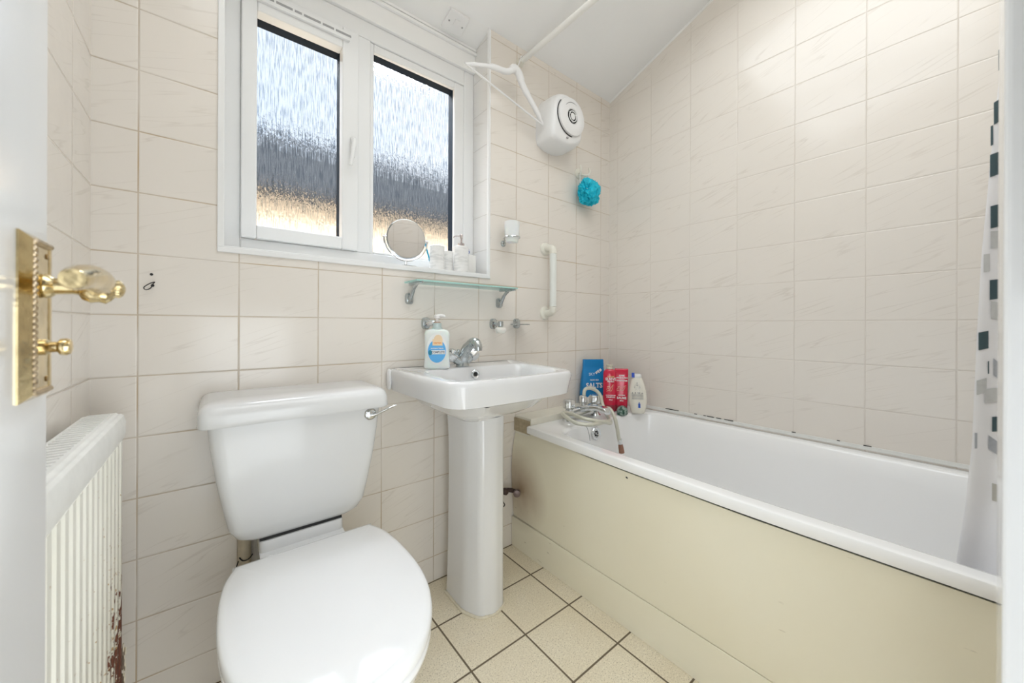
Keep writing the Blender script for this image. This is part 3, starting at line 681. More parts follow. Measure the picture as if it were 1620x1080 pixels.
# old valve and pipe stub between pedestal and bath panel
vl = thing('isolation_valve', (.96, 1.26, .265), 'dark corroded pipe valve behind the pedestal beside the bath panel', 'valve')
bm = B(); tube(bm, cr_spline([(.93, 1.262, .265), (.965, 1.255, .268), (1.0, 1.245, .262), (1.028, 1.235, .250)], 4), .009, 12)
lathe(bm, [(.008, 0), (.014, .004), (.014, .018), (.008, .022)], axis((.968, 1.255, .266), (0, -1, 0)), 8); tube(bm, [(.90, D-.002, .265), (.93, 1.262, .265)], .009, 12)
part('valve_body', bm, mat('corroded_metal', (.10, .07, .065), .55, metal=.6, var=.5, vscale=90), vl)
bm = B(); tube(bm, cr_spline([(.955, 1.245, .262), (.948, 1.236, .235), (.958, 1.235, .215), (.945, 1.24, .205)], 4), .0022, 8); part('loose_wire', bm, M_DARK, vl)
bm = B(); lathe(bm, [(.010, 0), (.016, .003), (.015, .016), (.006, .019)], axis((1.020, 1.232, .252), (-.6, -.8, 0)), 20); part('valve_cap', bm, mat('dull_copper', (.22, .17, .16), .45, metal=.5), vl)

# ------------------------------------------------------------------ bottles in the bath corner
def lab(col, name='label_ink'): return mat(name, col, .5)
M_INKW = lab((.85, .85, .85), 'white_ink'); M_INKD = lab((.10, .11, .16), 'dark_ink'); M_INKG = lab((.75, .55, .25), 'gold_ink'); M_INKB = lab((.02, .09, .42), 'blue_ink')
LG = BZ+.018                                  # ledge top
# bath salts pouch
A1 = -.88
pc = thing('salts_pouch', (1.53, 1.225, .573), 'bright blue pouch of bath salts leaning in the corner behind the tap', 'pouch')
M1 = facing(1.525, 1.229, .5732, -.55)
bm = B(); vessel(bm, [(0, .062, .026, 4), (.012, .066, .028, 4), (.05, .068, .027, 4), (.10, .066, .023, 4), (.15, .060, .017, 4), (.175, .056, .010, 6), (.185, .055, .007, 8), (.192, .055, .008, 8), (.222, .054, .007, 8), (.225, .053, .003, 8)], M1, n=44)
part('pouch_body', bm, mat('blue_matt_film', (.006, .215, .52), .35, var=.12, vscale=18), pc, smooth=50)
bm = text_bm('SALTS', .034, M1 @ T(-.002, -.0250, .093), .0006, .0010, .95); part('lettering', bm, M_INKW, pc, smooth=0)
bm = text_bm('DEAD SEA', .010, M1 @ T(.000, -.0215, .121), .0006, .0002); part('lettering', bm, M_INKW, pc, smooth=0)
bm = text_bm('SKY', .019, M1 @ T(-.012, -.0178, .150) @ Matrix.Rotation(-.12, 4, 'X'), .0005, .0003); part('lettering', bm, lab((.55, .70, .85)), pc, smooth=0)
bm = B()
for a, b, r in ((.012, .158, .007), (.020, .166, .006), (.033, .171, .008), (.026, .160, .004)):
    loft(bm, [[M1 @ T(a, -.0150, b) @ Matrix.Rotation(PI/2, 4, 'X') @ Vector((r*math.cos(t)*(.5+.5*abs(math.cos(2*t))), r*math.sin(t)*(.5+.5*abs(math.cos(2*t))), zz)) for t in [2*PI*k/24 for k in range(24)]] for zz in (0, .003)])
part('flower_print', bm, M_INKW, pc, smooth=0)
bm = B(); vessel(bm, [(.004, .046, .003, 6), (.032, .050, .003, 6), (.042, .036, .003, 6), (.048, .008, .002, 3)], M1 @ T(.008, -.0275, 0), n=30); part('base_print', bm, lab((.72, .72, .68)), pc)
# red bottle, nearly empty and see-through
M2 = facing(1.528, 1.128, BZ+.001, A1) @ Matrix.Diagonal((1.0, 1.0, 1.11, 1))
b1 = thing('shampoo_bottle', (1.528, 1.128, BZ), 'red shampoo bottle with a clear neck and no cap beside the blue pouch', 'bottle')
M_RED = mat('red_plastic', (.60, .012, .05), .16, coat=.5); M_REDD = mat('dark_red_liquid', (.32, .03, .05), .12, coat=.5)
bm = B(); vessel(bm, [(0, .026, .017), (.006, .030, .020), (.012, .030, .021)], M2); vessel(bm, [(.012, .030, .021), (.032, .031, .021)], M2); part('bottle_base', bm, M_REDD, b1)
bm = B(); vessel(bm, [(.031, .0312, .0212), (.09, .0318, .0216), (.165, .0315, .0212), (.178, .029, .019), (.186, .020, .015), (.188, .014, .012)], M2); part('bottle_body', bm, M_RED, b1, smooth=60)
bm = B(); vessel(bm, [(.186, .014, .013, 2), (.190, .0165, .0165, 2), (.193, .0145, .0145, 2), (.200, .0145, .0145, 2), (.202, .0165, .0165, 2), (.206, .0165, .0165, 2), (.208, .013, .013, 2)], M2); part('bottle_neck', bm, mat('cloudy_neck', (.55, .52, .42), .2, coat=.4), b1)
for s, sz, z, mm in (('ELVIVE', .017, .145, M_INKW), ('COLOUR', .008, .156, M_INKG), ('PROTECT', .0075, .134, M_INKW), ('SHAMPOO', .0085, .066, M_INKW), ('FOR COLOURED HAIR', .0045, .074, M_INKW), ('400 ml', .006, .054, M_INKW)):
    bm = text_bm(s, sz, M2 @ T(.004, -.0218, z), .0005, .0003); part('lettering', bm, mm, b1, smooth=0)
def swirl(M, w, h, mm, parent):
    bm = B()
    tube(bm, [M @ p for p in cr_spline([(-w, 0, -.2*h), (-.6*w, 0, .25*h), (-.1*w, 0, -.15*h), (.3*w, 0, .3*h), (w*.7, 0, h*.9), (w, 0, h)], 6)], .0011, 6)
    tube(bm, [M @ p for p in cr_spline([(-w, 0, -.6*h), (-.3*w, 0, -.35*h), (.3*w, 0, -.5*h), (.7*w, 0, .2*h), (.8*w, 0, h*.8)], 6)], .0010, 6)
    tube(bm, [M @ p for p in cr_spline([(-.8*w, 0, .5*h), (-.4*w, 0, .6*h), (-.1*w, 0, .45*h)], 5)], .0016, 6)
    part('hair_swirl_print', bm, mm, parent)
swirl(M2 @ T(.001, -.0212, .102), .017, .018, lab((.85, .55, .35)), b1)
# second red bottle (upside-down tube on its cap)
M3_ = facing(1.573, 1.092, BZ+.001, A1-.05) @ Matrix.Diagonal((1.0, 1.0, 1.11, 1))
b2 = thing('conditioner_bottle', (1.573, 1.092, BZ), 'red conditioner bottle with a flat squared top behind the grey stone', 'bottle')
bm = B(); vessel(bm, [(0, .027, .017), (.004, .029, .019), (.030, .030, .020)], M3_, 3); part('bottle_cap', bm, M_REDD, b2)
bm = B(); vessel(bm, [(.030, .030, .020, 3), (.10, .0315, .019, 3.5), (.155, .0325, .015, 5), (.180, .0325, .010, 7), (.188, .0322, .008, 8), (.190, .030, .006, 8)], M3_); part('bottle_body', bm, M_RED, b2, smooth=60)
for s, sz, z, yy in (('ELVIVE', .008, .160, -.0155), ('COLOUR PROTECT', .0065, .150, -.0163), ('CONDITIONER', .008, .138, -.0175), ('BAUME', .014, .062, -.0206), ('SOIN DOUX', .006, .074, -.0203), ('200 ml', .006, .050, -.0206)):
    bm = text_bm(s, sz, M3_ @ T(.001, yy, z), .0006, .0003); part('lettering', bm, M_INKW, b2, smooth=0)
swirl(M3_ @ T(0, -.0200, .102), .022, .015, lab((.85, .45, .35)), b2)
# white lotion bottle with a blue cap corner
M4 = facing(1.603, 1.018, BZ+.001, A1-.12) @ Matrix.Rotation(-.03, 4, 'Y')
b3 = thing('body_wash_bottle', (1.598, 1.020, BZ), 'cream white oval bottle with dark print and a blue cap near the wall', 'bottle')
bm = B(); vessel(bm, [(0, .026, .016), (.004, .031, .019), (.02, .036, .021), (.05, .0415, .022), (.075, .0430, .022), (.10, .0415, .021), (.13, .036, .019), (.155, .029, .016), (.167, .0245, .014), (.172, .021, .012)], M4, 2.2); part('bottle_body', bm, mat('cream_white_plastic', (.80, .77, .68), .25), b3, smooth=60)
bm = B(); vessel(bm, [(.171, .0195, .012), (.174, .021, .013), (.185, .020, .013), (.190, .016, .010)], M4, 2.4); part('bottle_cap', bm, mat('pale_cap', (.80, .80, .78), .3), b3, smooth=50)
bm = B(); box(bm, -.024, -.011, -.0135, .010, .174, .194, M4); part('cap_tab', bm, mat('blue_cap', (.01, .07, .50), .3), b3, smooth=0, bevel=.001)
for s, sz, z in (('A', .008, .148), ('. : o : .', .010, .138), ('( . . . )', .011, .128), ('. \' . \' .', .010, .117), ('A   C   Y F   A', .0085, .100)):
    bm = text_bm(s, sz, M4 @ T(.000, -.0222 if z < .125 else -.0200, z), .0010, .0001); part('lettering', bm, M_INKD, b3, smooth=0)
for z in (.092, .087, .082, .076, .071):
    bm = B(); box(bm, -.026, .027, -.0226, -.0215, z, z+.0016, M4); part('printed_line', bm, lab((.38, .38, .38)), b3, smooth=0)
bm = B()                                     # small bottle pictogram
box(bm, .002, .012, -.0228, -.0205, .030, .050, M4); box(bm, .005, .009, -.0228, -.0205, .050, .057, M4); part('pictogram', bm, M_INKB, b3, smooth=0)
# round grey-green pumice / stone
st = B(); bmesh.ops.create_icosphere(st, subdivisions=4, radius=1, matrix=Matrix.Identity(4))
for v in st.verts:
    k = 1+.10*noise.noise(v.co*2.2)+.03*noise.noise(v.co*6); v.co = Vector((v.co.x*.028*k, v.co.y*.024*k, max(-.012, v.co.z*.030*k)))
xform(st, T(1.520, 1.050, BZ+.0125))
sm, n_s, l_s, b_s = nmat('speckled_green_stone'); g_s = G(sm); t_s = n_s.new('ShaderNodeTexCoord')
l_s.new(g_s.mix(g_s.rng(g_s.noise(t_s.outputs['Object'], 90, 4), .50, .58), (.24, .32, .28, 1), (.015, .07, .045, 1)), b_s.inputs['Base Color']); b_s.inputs['Roughness'].default_value = .35
o = part('bath_stone', st, sm, loc=(1.520, 1.050, BZ)); tag(o, 'small speckled grey green stone on the bath rim before the red bottles', 'stone')

# ------------------------------------------------------------------ hand soap bottle on the basin
AS = -.50
M5 = facing(.612, 1.180, RZ, AS)
hsb = thing('hand_soap_bottle', (.612, 1.180, RZ), 'pump bottle of hand soap with a blue oval label on the basin corner', 'soap bottle')
bm = B(); vessel(bm, [(0, .040, .020), (.003, .044, .024), (.010, .045, .025), (.04, .0425, .024), (.07, .0410, .023), (.10, .0425, .023), (.122, .0435, .022), (.132, .040, .020), (.137, .030, .017), (.139, .016, .014)], M5, 3.2, 48); part('bottle_body', bm, M_SOAP, hsb, smooth=60)
bm = B(); lathe(bm, [(.0165, .137), (.0180, .139), (.0180, .143), (.015, .144), (.015, .158), (.013, .160), (.010, .161)], M5, 28); part('pump_collar', bm, mat('clear_grey_collar', (.50, .60, .59), .2, coat=.4), hsb)
bm = B(); lathe(bm, [(.0115, .1605), (.0115, .1635)], M5, 20); part('lock_ring', bm, mat('brown_ring', (.40, .24, .16), .5), hsb)
bm = B(); lathe(bm, [(.0045, .162), (.0045, .174), (.010, .176), (.0110, .186), (.008, .189)], M5, 20); tube(bm, [M5 @ Vector(p) for p in ((0, 0, .184), (.012, -.004, .1855), (.024, -.008, .184), (.027, -.009, .181))], [.006, .0055, .0045, .003], 12)
part('pump_head', bm, mat('pump_white', (.82, .80, .78), .3), hsb)
def oval(bm, M, a, b, yy, th=.0012, n=40, e=2.0, mi=0):
    loft(bm, [[M @ Vector((p[0], yy+d, p[1])) for p in sellipse(a, b, e, n)] for d in (0, -th)], mi=mi)
bm = B(); oval(bm, M5 @ T(0, 0, .070), .034, .054, -.0232, .0016); part('label', bm, mat('label_white', (.82, .83, .82), .4), hsb, smooth=0)
bm = B(); oval(bm, M5 @ T(0, 0, .063), .0305, .040, -.0246, .0012); part('label', bm, mat('label_blue', (.10, .42, .80), .4), hsb, smooth=0)
bm = B(); box(bm, -.015, .019, -.0264, -.0250, .082, .104, M5); oval(bm, M5 @ T(.004, 0, .104), .014, .015, -.0250, .0012); part('label', bm, mat('label_peach', (.86, .66, .42), .4), hsb, smooth=0)
bm = B(); box(bm, -.024, .028, -.0266, -.0254, .052, .066, M5); part('label', bm, M_INKW, hsb, smooth=0)
bm = text_bm('COMPLETE', .0100, M5 @ T(.004, -.0268, .059), .0004, .0002, .9); part('lettering', bm, M_INKD, hsb, smooth=0)
bm = text_bm('ANTIBACTERIAL', .0058, M5 @ T(.001, -.0262, .072), .0004, .0002); part('lettering', bm, M_INKW, hsb, smooth=0)
bm = text_bm('carex', .0120, M5 @ T(.002, -.0266, .092), .0004, .0003); part('lettering', bm, mat('orange_ink', (.80, .35, .12), .5), hsb, smooth=0)
bm = B(); oval(bm, M5 @ T(-.0225, 0, .058), .0065, .0085, -.0268, .0008, 24); part('shield_logo', bm, mat('teal_ink', (.01, .22, .35), .4), hsb, smooth=0)

# ------------------------------------------------------------------ glass shelf
sh = thing('glass_shelf', (.75, D, 1.12), 'clear glass shelf on two chrome brackets below the window', 'shelf')
bm = B(); box(bm, .532, .972, 1.172, 1.277, 1.1195, 1.1250)
for f in bm.faces:
    f.normal_update()
    if abs(f.normal.z) < .5: f.material_index = 1
part('glass_plate', bm, [M_SHELFGLASS, M_SHELFEDGE], sh, smooth=0)
for x in (.552, .958):
    bm = B(); loft(bm, [[Vector((x+p[0]*s, D-d, 1.066+p[1]*s)) for p in sellipse(.015, .021, 3, 28)] for d, s in ((0, 1), (.008, 1), (.013, .85), (.015, .5))])
    br = part('bracket', bm, M_DULLCHROME, sh)
    bm = B(); tube(bm, cr_spline([(x, D-.010, 1.062), (x, D-.022, 1.072), (x, D-.040, 1.096), (x, D-.070, 1.113), (x, D-.114, 1.1165)], 5), [.0085]*5+[.0075]*5+[.0065]*5+[.0045]*6, 14)
    box(bm, x-.006, x+.006, 1.176, 1.272, 1.1125, 1.1195); part('bracket_arm', bm, M_DULLCHROME, br)

# ------------------------------------------------------------------ chrome wall fittings
def rosette(bm, x, z, y=D): loft(bm, [[Vector((x+p[0]*s, y-d, z+p[1]*s)) for p in sellipse(.016, .022, 3, 28)] for d, s in ((0, 1), (.009, 1), (.014, .85), (.016, .5))])
o = thing('towel_ring_holder', (.617, D, .975), 'chrome wall bracket with a short empty arm behind the hand soap bottle', 'bracket', None)
bm = B(); rosette(bm, .617, .977); part('rosette', bm, M_DULLCHROME, o)
bm = B(); tube(bm, [(.617, D-.014, .978), (.619, D-.030, .978)], .0075, 14); lathe(bm, [(.0105, 0), (.0115, .002), (.0115, .024), (.0095, .027)], axis((.612, D-.034, .978), (.7, -.75, 0)), 20); part('arm', bm, M_CHROME, o)
o = thing('magnetic_soap_holder', (.927, D, .977), 'chrome wall arm holding a worn white soap above the basin tap', 'soap holder')
bm = B(); rosette(bm, .927, .977); part('rosette', bm, M_DULLCHROME, o)
bm = B(); tube(bm, [(.927, D-.014, .975), (.929, D-.045, .974)], [.007, .006], 14); lathe(bm, [(.0085, 0), (.0115, .003), (.0115, .022), (.009, .024)], T(.930, D-.052, .964), 20); part('arm', bm, M_DULLCHROME, o)
bm = B(); vessel(bm, [(-.026, .012, .008), (-.023, .020, .014), (-.013, .025, .018), (-.003, .022, .016), (0, .012, .010)], T(.930, D-.052, .963), 2.3); o = part('soap_bar', bm, mat('white_soap', (.82, .82, .76), .35, sss=.1), smooth=60, loc=(.93, D-.052, .94)); tag(o, 'small worn white soap hanging from the chrome arm above the tap', 'soap')
o = thing('towel_hook', (1.055, D, .976), 'small chrome wall hook with a thin crossbar nearest the grab rail', 'hook')
bm = B(); rosette(bm, 1.055, .979); part('rosette', bm, M_DULLCHROME, o)
bm = B(); lathe(bm, [(.041, -.0022), (.044, 0), (.041, .0022)], T(1.052, D-.034, .975), 30); part('dish_ring', bm, M_DULLCHROME, o)
# tumbler in its holder
o = thing('tumbler_holder', (.997, D, 1.335), 'chrome wire ring holder on the wall right of the window recess', 'tumbler holder')
cxx, cyy = .985, 1.228
bm = B(); tube(bm, cr_spline([(cxx+.034*math.cos(a), cyy+.034*math.sin(a), 1.342) for a in [2*PI*k/16 for k in range(16)]], 3, closed=True)+[Vector((cxx+.034, cyy, 1.342))], .0028, 8); part('ring', bm, M_CHROME, o)
bm = B(); tube(bm, cr_spline([(cxx, cyy+.034, 1.342), (cxx-.004, D-.012, 1.340), (cxx-.004, D-.010, 1.325)], 4), .004, 10); lathe(bm, [(.013, 0), (.013, .004), (.009, .009)], axis((cxx-.004, D, 1.325), (0, -1, 0)), 22); part('wall_mount', bm, M_DULLCHROME, o)
bm = B(); lathe(bm, [(.018, 1.320), (.025, 1.322), (.028, 1.334), (.0305, 1.346), (.0325, 1.40), (.0335, 1.408), (.0320, 1.408), (.029, 1.36), (.026, 1.335), (.012, 1.333)], T(cxx, cyy, 0), 32)
o = part('tumbler', bm, mat('frosted_white_tumbler', (.85, .86, .85), .3, sss=.1), loc=(cxx, cyy, 1.32)); tag(o, 'frosted white tumbler sitting in the chrome ring by the window', 'tumbler')
# grab rail
o = thing('grab_rail', (1.235, D, 1.18), 'vertical cream plastic grab rail on the wall above the bath end', 'grab rail')
bm = B(); zz0, zz1, gy = 1.030, 1.335, D-.055
tube(bm, cr_spline([(1.232, D-.004, zz1), (1.232, D-.03, zz1+.001), (1.233, gy+.004, zz1-.008), (1.233, gy, zz1-.03)], 6), .0165, 20)
part('elbow', bm, M_CREAM, o)
bm = B(); tube(bm, cr_spline([(1.232, D-.004, zz0), (1.232, D-.03, zz0-.001), (1.233, gy+.004, zz0+.008), (1.233, gy, zz0+.03)], 6), .0165, 20); part('elbow', bm, M_CREAM, o)
bm = B(); tube(bm, [(1.233, gy, zz0+.03), (1.233, gy, zz1-.03)], .0158, 22); part('rail_tube', bm, mat('ribbed_white_tube', (.80, .82, .78), .3), o)
for z in (zz0, zz1):
    bm = B(); lathe(bm, [(.031, 0), (.031, .005), (.028, .010), (.019, .013)], axis((1.232, D, z), (0, -1, 0)), 30); part('flange', bm, M_CREAM, o)
# little pale knob on the wall above the basin corner
bm = B(); lathe(bm, [(.012, 0), (.012, .005), (.009, .010), (.004, .012)], axis((1.375, D, .727), (0, -1, 0)), 22)
o = part('wall_button', bm, M_CREAM, loc=(1.375, D, .727)); tag(o, 'small pale cream button stuck on the wall behind the basin corner', 'wall button')

# hooks and bath puff
o = thing('twin_wall_hook', (1.475, D, 1.755), 'cream plastic wall hooks from which the blue bath puff hangs', 'hook')
bm = B(); lathe(bm, [(.026, 0), (.026, .005), (.022, .010), (.010, .013)], axis((1.468, D, 1.755), (0, -1, 0)), 28); part('backplate', bm, M_CREAM, o)
for s in (-1, 1):
    bm = B(); tube(bm, cr_spline([(1.468+s*.006, D-.010, 1.752), (1.470+s*.016, D-.026, 1.744), (1.472+s*.030, D-.040, 1.746), (1.472+s*.036, D-.044, 1.765), (1.472+s*.033, D-.040, 1.780)], 5), [.005]*17+[.004]*4, 10); part('hook', bm, M_CREAM, o)
pf = thing('bath_puff', (1.507, 1.228, 1.655), 'turquoise blue net bath puff hanging on a white cord beside the fan', 'bath puff')
bm = B(); bmesh.ops.create_icosphere(bm, subdivisions=6, radius=1.0, matrix=Matrix.Identity(4))
def puffr(d):
    q = d*1.5+Vector((.3, 1.7, .2)); w = Vector((noise.noise(q), noise.noise(q+Vector((5, 1, 3))), noise.noise(q+Vector((9, 4, 7)))))
    rid = 1-abs(noise.noise(d*2.3+w*2.6))*2.4; r2 = 1-abs(noise.noise(d*5.5+w*4))*2
    return .0560+.0130*noise.noise(d*1.7+Vector((3, 3, 3)))+.0130*rid+.0050*r2
for v in bm.verts:
    d = v.co.normalized(); v.co = d*puffr(d); v.co.y *= .72
for v in bm.verts: v.co += Vector((1.492, 1.233, 1.652))
part('net', bm, mat('turquoise_net', (.01, .56, .74), .5, var=.35, vscale=60), pf, smooth=80)
bm = B(); tube(bm, cr_spline([(1.440, D-.042, 1.750), (1.436, D-.040, 1.715), (1.440, D-.045, 1.68), (1.447, 1.21, 1.655), (1.450, 1.20, 1.635)], 5), .0016, 8)
tube(bm, cr_spline([(1.500, D-.044, 1.752), (1.497, D-.046, 1.725), (1.500, D-.047, 1.70)], 5), .0016, 8); part('cord', bm, M_WHITEPL, pf)

# ------------------------------------------------------------------ extractor fan
fn = thing('extractor_fan', (1.275, D, 1.905), 'white round-fronted extractor fan on the wall beside the shower rail', 'extractor fan')
def fan_out(s, cx=1.276, cz=1.930):
    P = [(-.104, -.090), (-.085, -.122), (-.01, -.135), (.060, -.118), (.104, -.085), (.112, -.03), (.106, .03), (.082, .085), (.035, .115), (-.02, .118), (-.068, .095), (-.098, .045), (-.104, -.02)]
    return [(cx+p.x*s, cz+p.y*s) for p in cr_spline([(a, b, 0) for a, b in P], 5, closed=True)]
bm = B(); loft(bm, [[Vector((a, D-d, b)) for a, b in fan_out(s)] for d, s in ((0, 1.0), (.060, .985), (.085, .95), (.100, .88), (.106, .80))]); part('housing', bm, M_WHITEPL, fn, smooth=50)
Fx, Fy, Fz = 1.293, D-.106, 1.938
bm = B(); Mx = axis((Fx, Fy+.002, Fz), (0, -1, 0)); lathe(bm, [(.084, 0), (.086, .004), (.084, .012), (.070, .017), (.050, .0190), (.036, .0175), (.032, .013), (.0295, .011)], Mx, 48); fc = part('front_disc', bm, M_WHITEPL, fn, smooth=40)
bm = B(); lathe(bm, [(.031, .0135), (.031, .0150)], Mx, 40); part('vent_gap', bm, M_DARK, fc)
bm = B()
for r in (.0235,):
    tube(bm, [Mx @ Vector((r*math.cos(t), r*math.sin(t), .0165)) for t in [2*PI*k/40 for k in range(41)]], .0024, 8)
for k in range(3):
    a = k*2*PI/3+.5; tube(bm, [Mx @ Vector((q*math.cos(a), q*math.sin(a), .0162)) for q in (.012, .029)], .0015, 6)
lathe(bm, [(.014, .0145), (.015, .0170), (.012, .0185)], Mx, 28); part('vent_ring', bm, M_WHITEPL, fc)
bm = B(); box(bm, Fx-.030, Fx-.020, Fy-.006, Fy+.002, Fz-.105, Fz-.100); part('indicator', bm, M_GREYPL, fn, smooth=0)
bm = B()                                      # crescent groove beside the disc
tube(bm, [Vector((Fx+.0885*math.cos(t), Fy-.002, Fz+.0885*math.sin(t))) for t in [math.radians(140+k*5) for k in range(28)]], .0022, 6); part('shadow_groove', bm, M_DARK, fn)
bm = B(); tube(bm, [Mx @ Vector((.060*math.cos(t), .060*math.sin(t), .0172)) for t in [math.radians(60+k*6) for k in range(16)]], [.0006+.0018*math.sin(PI*k/15) for k in range(16)], 6); part('crescent_slot', bm, M_GREYPL, fc)

# ------------------------------------------------------------------ shower rail, curtain, hanger
RXX, RZZ = 1.070, 2.150
o = thing('shower_rail', (RXX, D, RZZ), 'white round shower rail running from the back wall over the bath edge', 'shower rail')
bm = B(); tube(bm, [(RXX, D-.006, RZZ), (RXX, YF+.002, RZZ)], .0115, 18); part('rail_tube', bm, mat('white_coated_rail', (.85, .85, .82), .3), o)
bm = B(); lathe(bm, [(.018, 0), (.018, .006), (.014, .012), (.0135, .024)], axis((RXX, D, RZZ), (0, -1, 0)), 24); part('wall_socket', bm, M_CREAM, o)
bm = B(); lathe(bm, [(.018, 0), (.018, .006), (.014, .012), (.0135, .024)], axis((RXX, YF, RZZ), (0, 1, 0)), 24); part('wall_socket', bm, M_CREAM, o)

hg = thing('coat_hanger', (1.03, 1.215, 2.10), 'white plastic coat hanger hooked on the shower rail end beside the fan', 'coat hanger')
HY = 1.215
apex = Vector((.985, HY, 2.052)); LE = Vector((.741, HY, 1.966)); RE = Vector((1.160, HY+.01, 1.876))
bm = B()
tube(bm, cr_spline([LE+Vector((.004, 0, -.001)), (.80, HY, 1.985), (.87, HY, 2.008), (.935, HY, 2.018), (.965, HY, 2.034), apex, (1.008, HY, 2.040), (1.028, HY, 2.002), (1.065, HY, 1.963), (1.11, HY, 1.918), RE+Vector((-.003, 0, .004))], 5),
     [.0045]*3+[.0065]*7+[.0095]*12+[.0135]*12+[.0115]*6+[.0095]*8+[.0055]*3, 14, flat=1.3)
part('shoulders', bm, M_WHITEPL, hg)
bm = B(); tube(bm, [LE, RE], .0038, 12); part('trouser_bar', bm, M_WHITEPL, hg)
bm = B(); tube(bm, cr_spline([apex+Vector((0, 0, .006)), (1.010, HY+.020, 2.078), (1.034, HY+.035, 2.105), (1.050, HY+.040, 2.142), (1.058, HY+.042, 2.160), (1.072, HY+.044, 2.165), (1.086, HY+.044, 2.155)], 5), .0024, 10); part('hook', bm, M_WHITEPL, hg)

# curtain
def curtain():
    PAL = [mat('curtain_white', (.88, .88, .91), .6), mat('curtain_dark_slate', (.055, .095, .11), .6), mat('curtain_mid_grey', (.42, .44, .48), .6, var=.2, vscale=120), mat('curtain_light_grey', (.60, .61, .61), .6, var=.15, vscale=120), mat('curtain_taupe', (.48, .47, .43), .6)]
    Z0, Z1 = .30, 2.105; L = .36
    HEM = [(.30, .034), (.52, .020), (.632, .0095), (.754, .0015), (.944, -.003), (1.108, -.0085), (1.337, -.0215), (1.432, -.0280), (1.537, -.0335), (2.105, -.050)]
    def hem(z):
        for (a, ya), (b, yb) in zip(HEM, HEM[1:]):
            if a <= z <= b: return ya+(yb-ya)*(z-a)/(b-a)
        return HEM[-1][1]
    def sx(u, z):                               # gentle near the free hem, deep gathers further back
        k = min(1, max(0, (u-.05)/.06))
        return 1.112+.018*max(0, min(1, (1.0-z)/.5)) - .006*math.cos(u/.030*PI)*(1-k) + k*.026*math.sin((u-.05)/.055*2*PI) + .003*math.sin(z*8+u*25)
    # printed quads: palette index and corners as (y, z) on the cloth near the hem
    Q = [(1, [(-0.026, 1.471), (-0.0322, 1.4743), (-0.0323, 1.4366), (-0.0261, 1.433)]), (1, [(-0.0213, 1.3778), (-0.0325, 1.3841), (-0.0326, 1.3441), (-0.0215, 1.3373)]), (1, [(-0.0179, 1.3365), (-0.0208, 1.3376), (-0.0209, 1.3018), (-0.018, 1.3005)]), (1, [(-0.0174, 1.2845), (-0.0314, 1.2887), (-0.0315, 1.2487), (-0.0175, 1.2439)]), (1, [(-0.0183, 1.1914), (-0.0323, 1.1948), (-0.0324, 1.1549), (-0.0185, 1.1508)]), (3, [(-0.0185, 1.1462), (-0.0331, 1.1456), (-0.0332, 1.1148), (-0.0186, 1.1149)]), (3, [(-0.0107, 1.1044), (-0.0179, 1.1057), (-0.018, 1.0732), (-0.0108, 1.0717)]), (1, [(-0.018, 1.057), (-0.0334, 1.059), (-0.0335, 1.0237), (-0.0181, 1.021)]), (3, [(-0.0195, 1.0187), (-0.0335, 1.0146), (-0.0336, 0.9827), (-0.0196, 0.9862)]), (1, [(-0.0053, 0.9605), (-0.0168, 0.9642), (-0.0169, 0.9317), (-0.0054, 0.9276)]), (1, [(-0.0163, 0.9073), (-0.0177, 0.9085), (-0.0178, 0.8853), (-0.0164, 0.884)]), (2, [(-0.0227, 0.9135), (-0.0352, 0.8985), (-0.0353, 0.8678), (-0.0228, 0.8824)]), (3, [(-0.0033, 0.8709), (-0.015, 0.8769), (-0.015, 0.8501), (-0.0034, 0.8437)]), (3, [(-0.0129, 0.8557), (-0.0326, 0.8606), (-0.0326, 0.8344), (-0.0129, 0.8288)]), (1, [(-0.0216, 0.8049), (-0.0341, 0.8073), (-0.0342, 0.78), (-0.0216, 0.7772)]), (2, [(-0.0174, 0.7704), (-0.0342, 0.7539), (-0.0343, 0.7288), (-0.0175, 0.7449)]), (2, [(-0.0014, 0.7725), (-0.0044, 0.7732), (-0.0044, 0.7438), (-0.0015, 0.743)]), (4, [(-0.0219, 0.6814), (-0.0358, 0.6793), (-0.0359, 0.6475), (-0.022, 0.6491)])]
    rr = random.Random(3); u = .075
    while u < L-.03:
        z = Z0+.1+rr.random()*.06
        while z < Z1-.08:
            c = rr.choice((1, 2, 3, 4, 1)); h = hem(z); Q.append((c, [(h-u, z+.04), (h-u-.025, z+.04), (h-u-.025, z), (h-u, z)])); z += rr.choice((.085, .10, .13))
        u += .045
    bm = B(); grid = []; NU, NV = 120, 150
    for j in range(NV+1):
        z = Z0+(Z1-Z0)*j/NV
        grid.append([bm.verts.new((sx(L*(i/NU)**1.3, z), hem(z)-L*(i/NU)**1.3, z)) for i in range(NU+1)])
    for j in range(NV):
        for i in range(NU): bm.faces.new((grid[j][i], grid[j][i+1], grid[j+1][i+1], grid[j+1][i]))
    for c, P in Q:                              # print laid on the room side of the cloth
        N = 5; g = []
        for a in range(N+1):
            row = []
            for b in range(N+1):
                s_, t_ = a/N, b/N
                y = (1-t_)*((1-s_)*P[0][0]+s_*P[1][0])+t_*((1-s_)*P[3][0]+s_*P[2][0]); z = (1-t_)*((1-s_)*P[0][1]+s_*P[1][1])+t_*((1-s_)*P[3][1]+s_*P[2][1])
                row.append(bm.verts.new((sx(hem(z)-y, z)-.0012, y, z)))
            g.append(row)
        for a in range(N):
            for b in range(N):
                f = bm.faces.new((g[a][b], g[a+1][b], g[a+1][b+1], g[a][b+1])); f.material_index = c
    cu = thing('shower_curtain', (1.1, -.1, 2.1), 'white shower curtain with dark and grey squares hanging inside the bath', 'shower curtain')
    c = part('cloth', bm, PAL, cu, smooth=80)
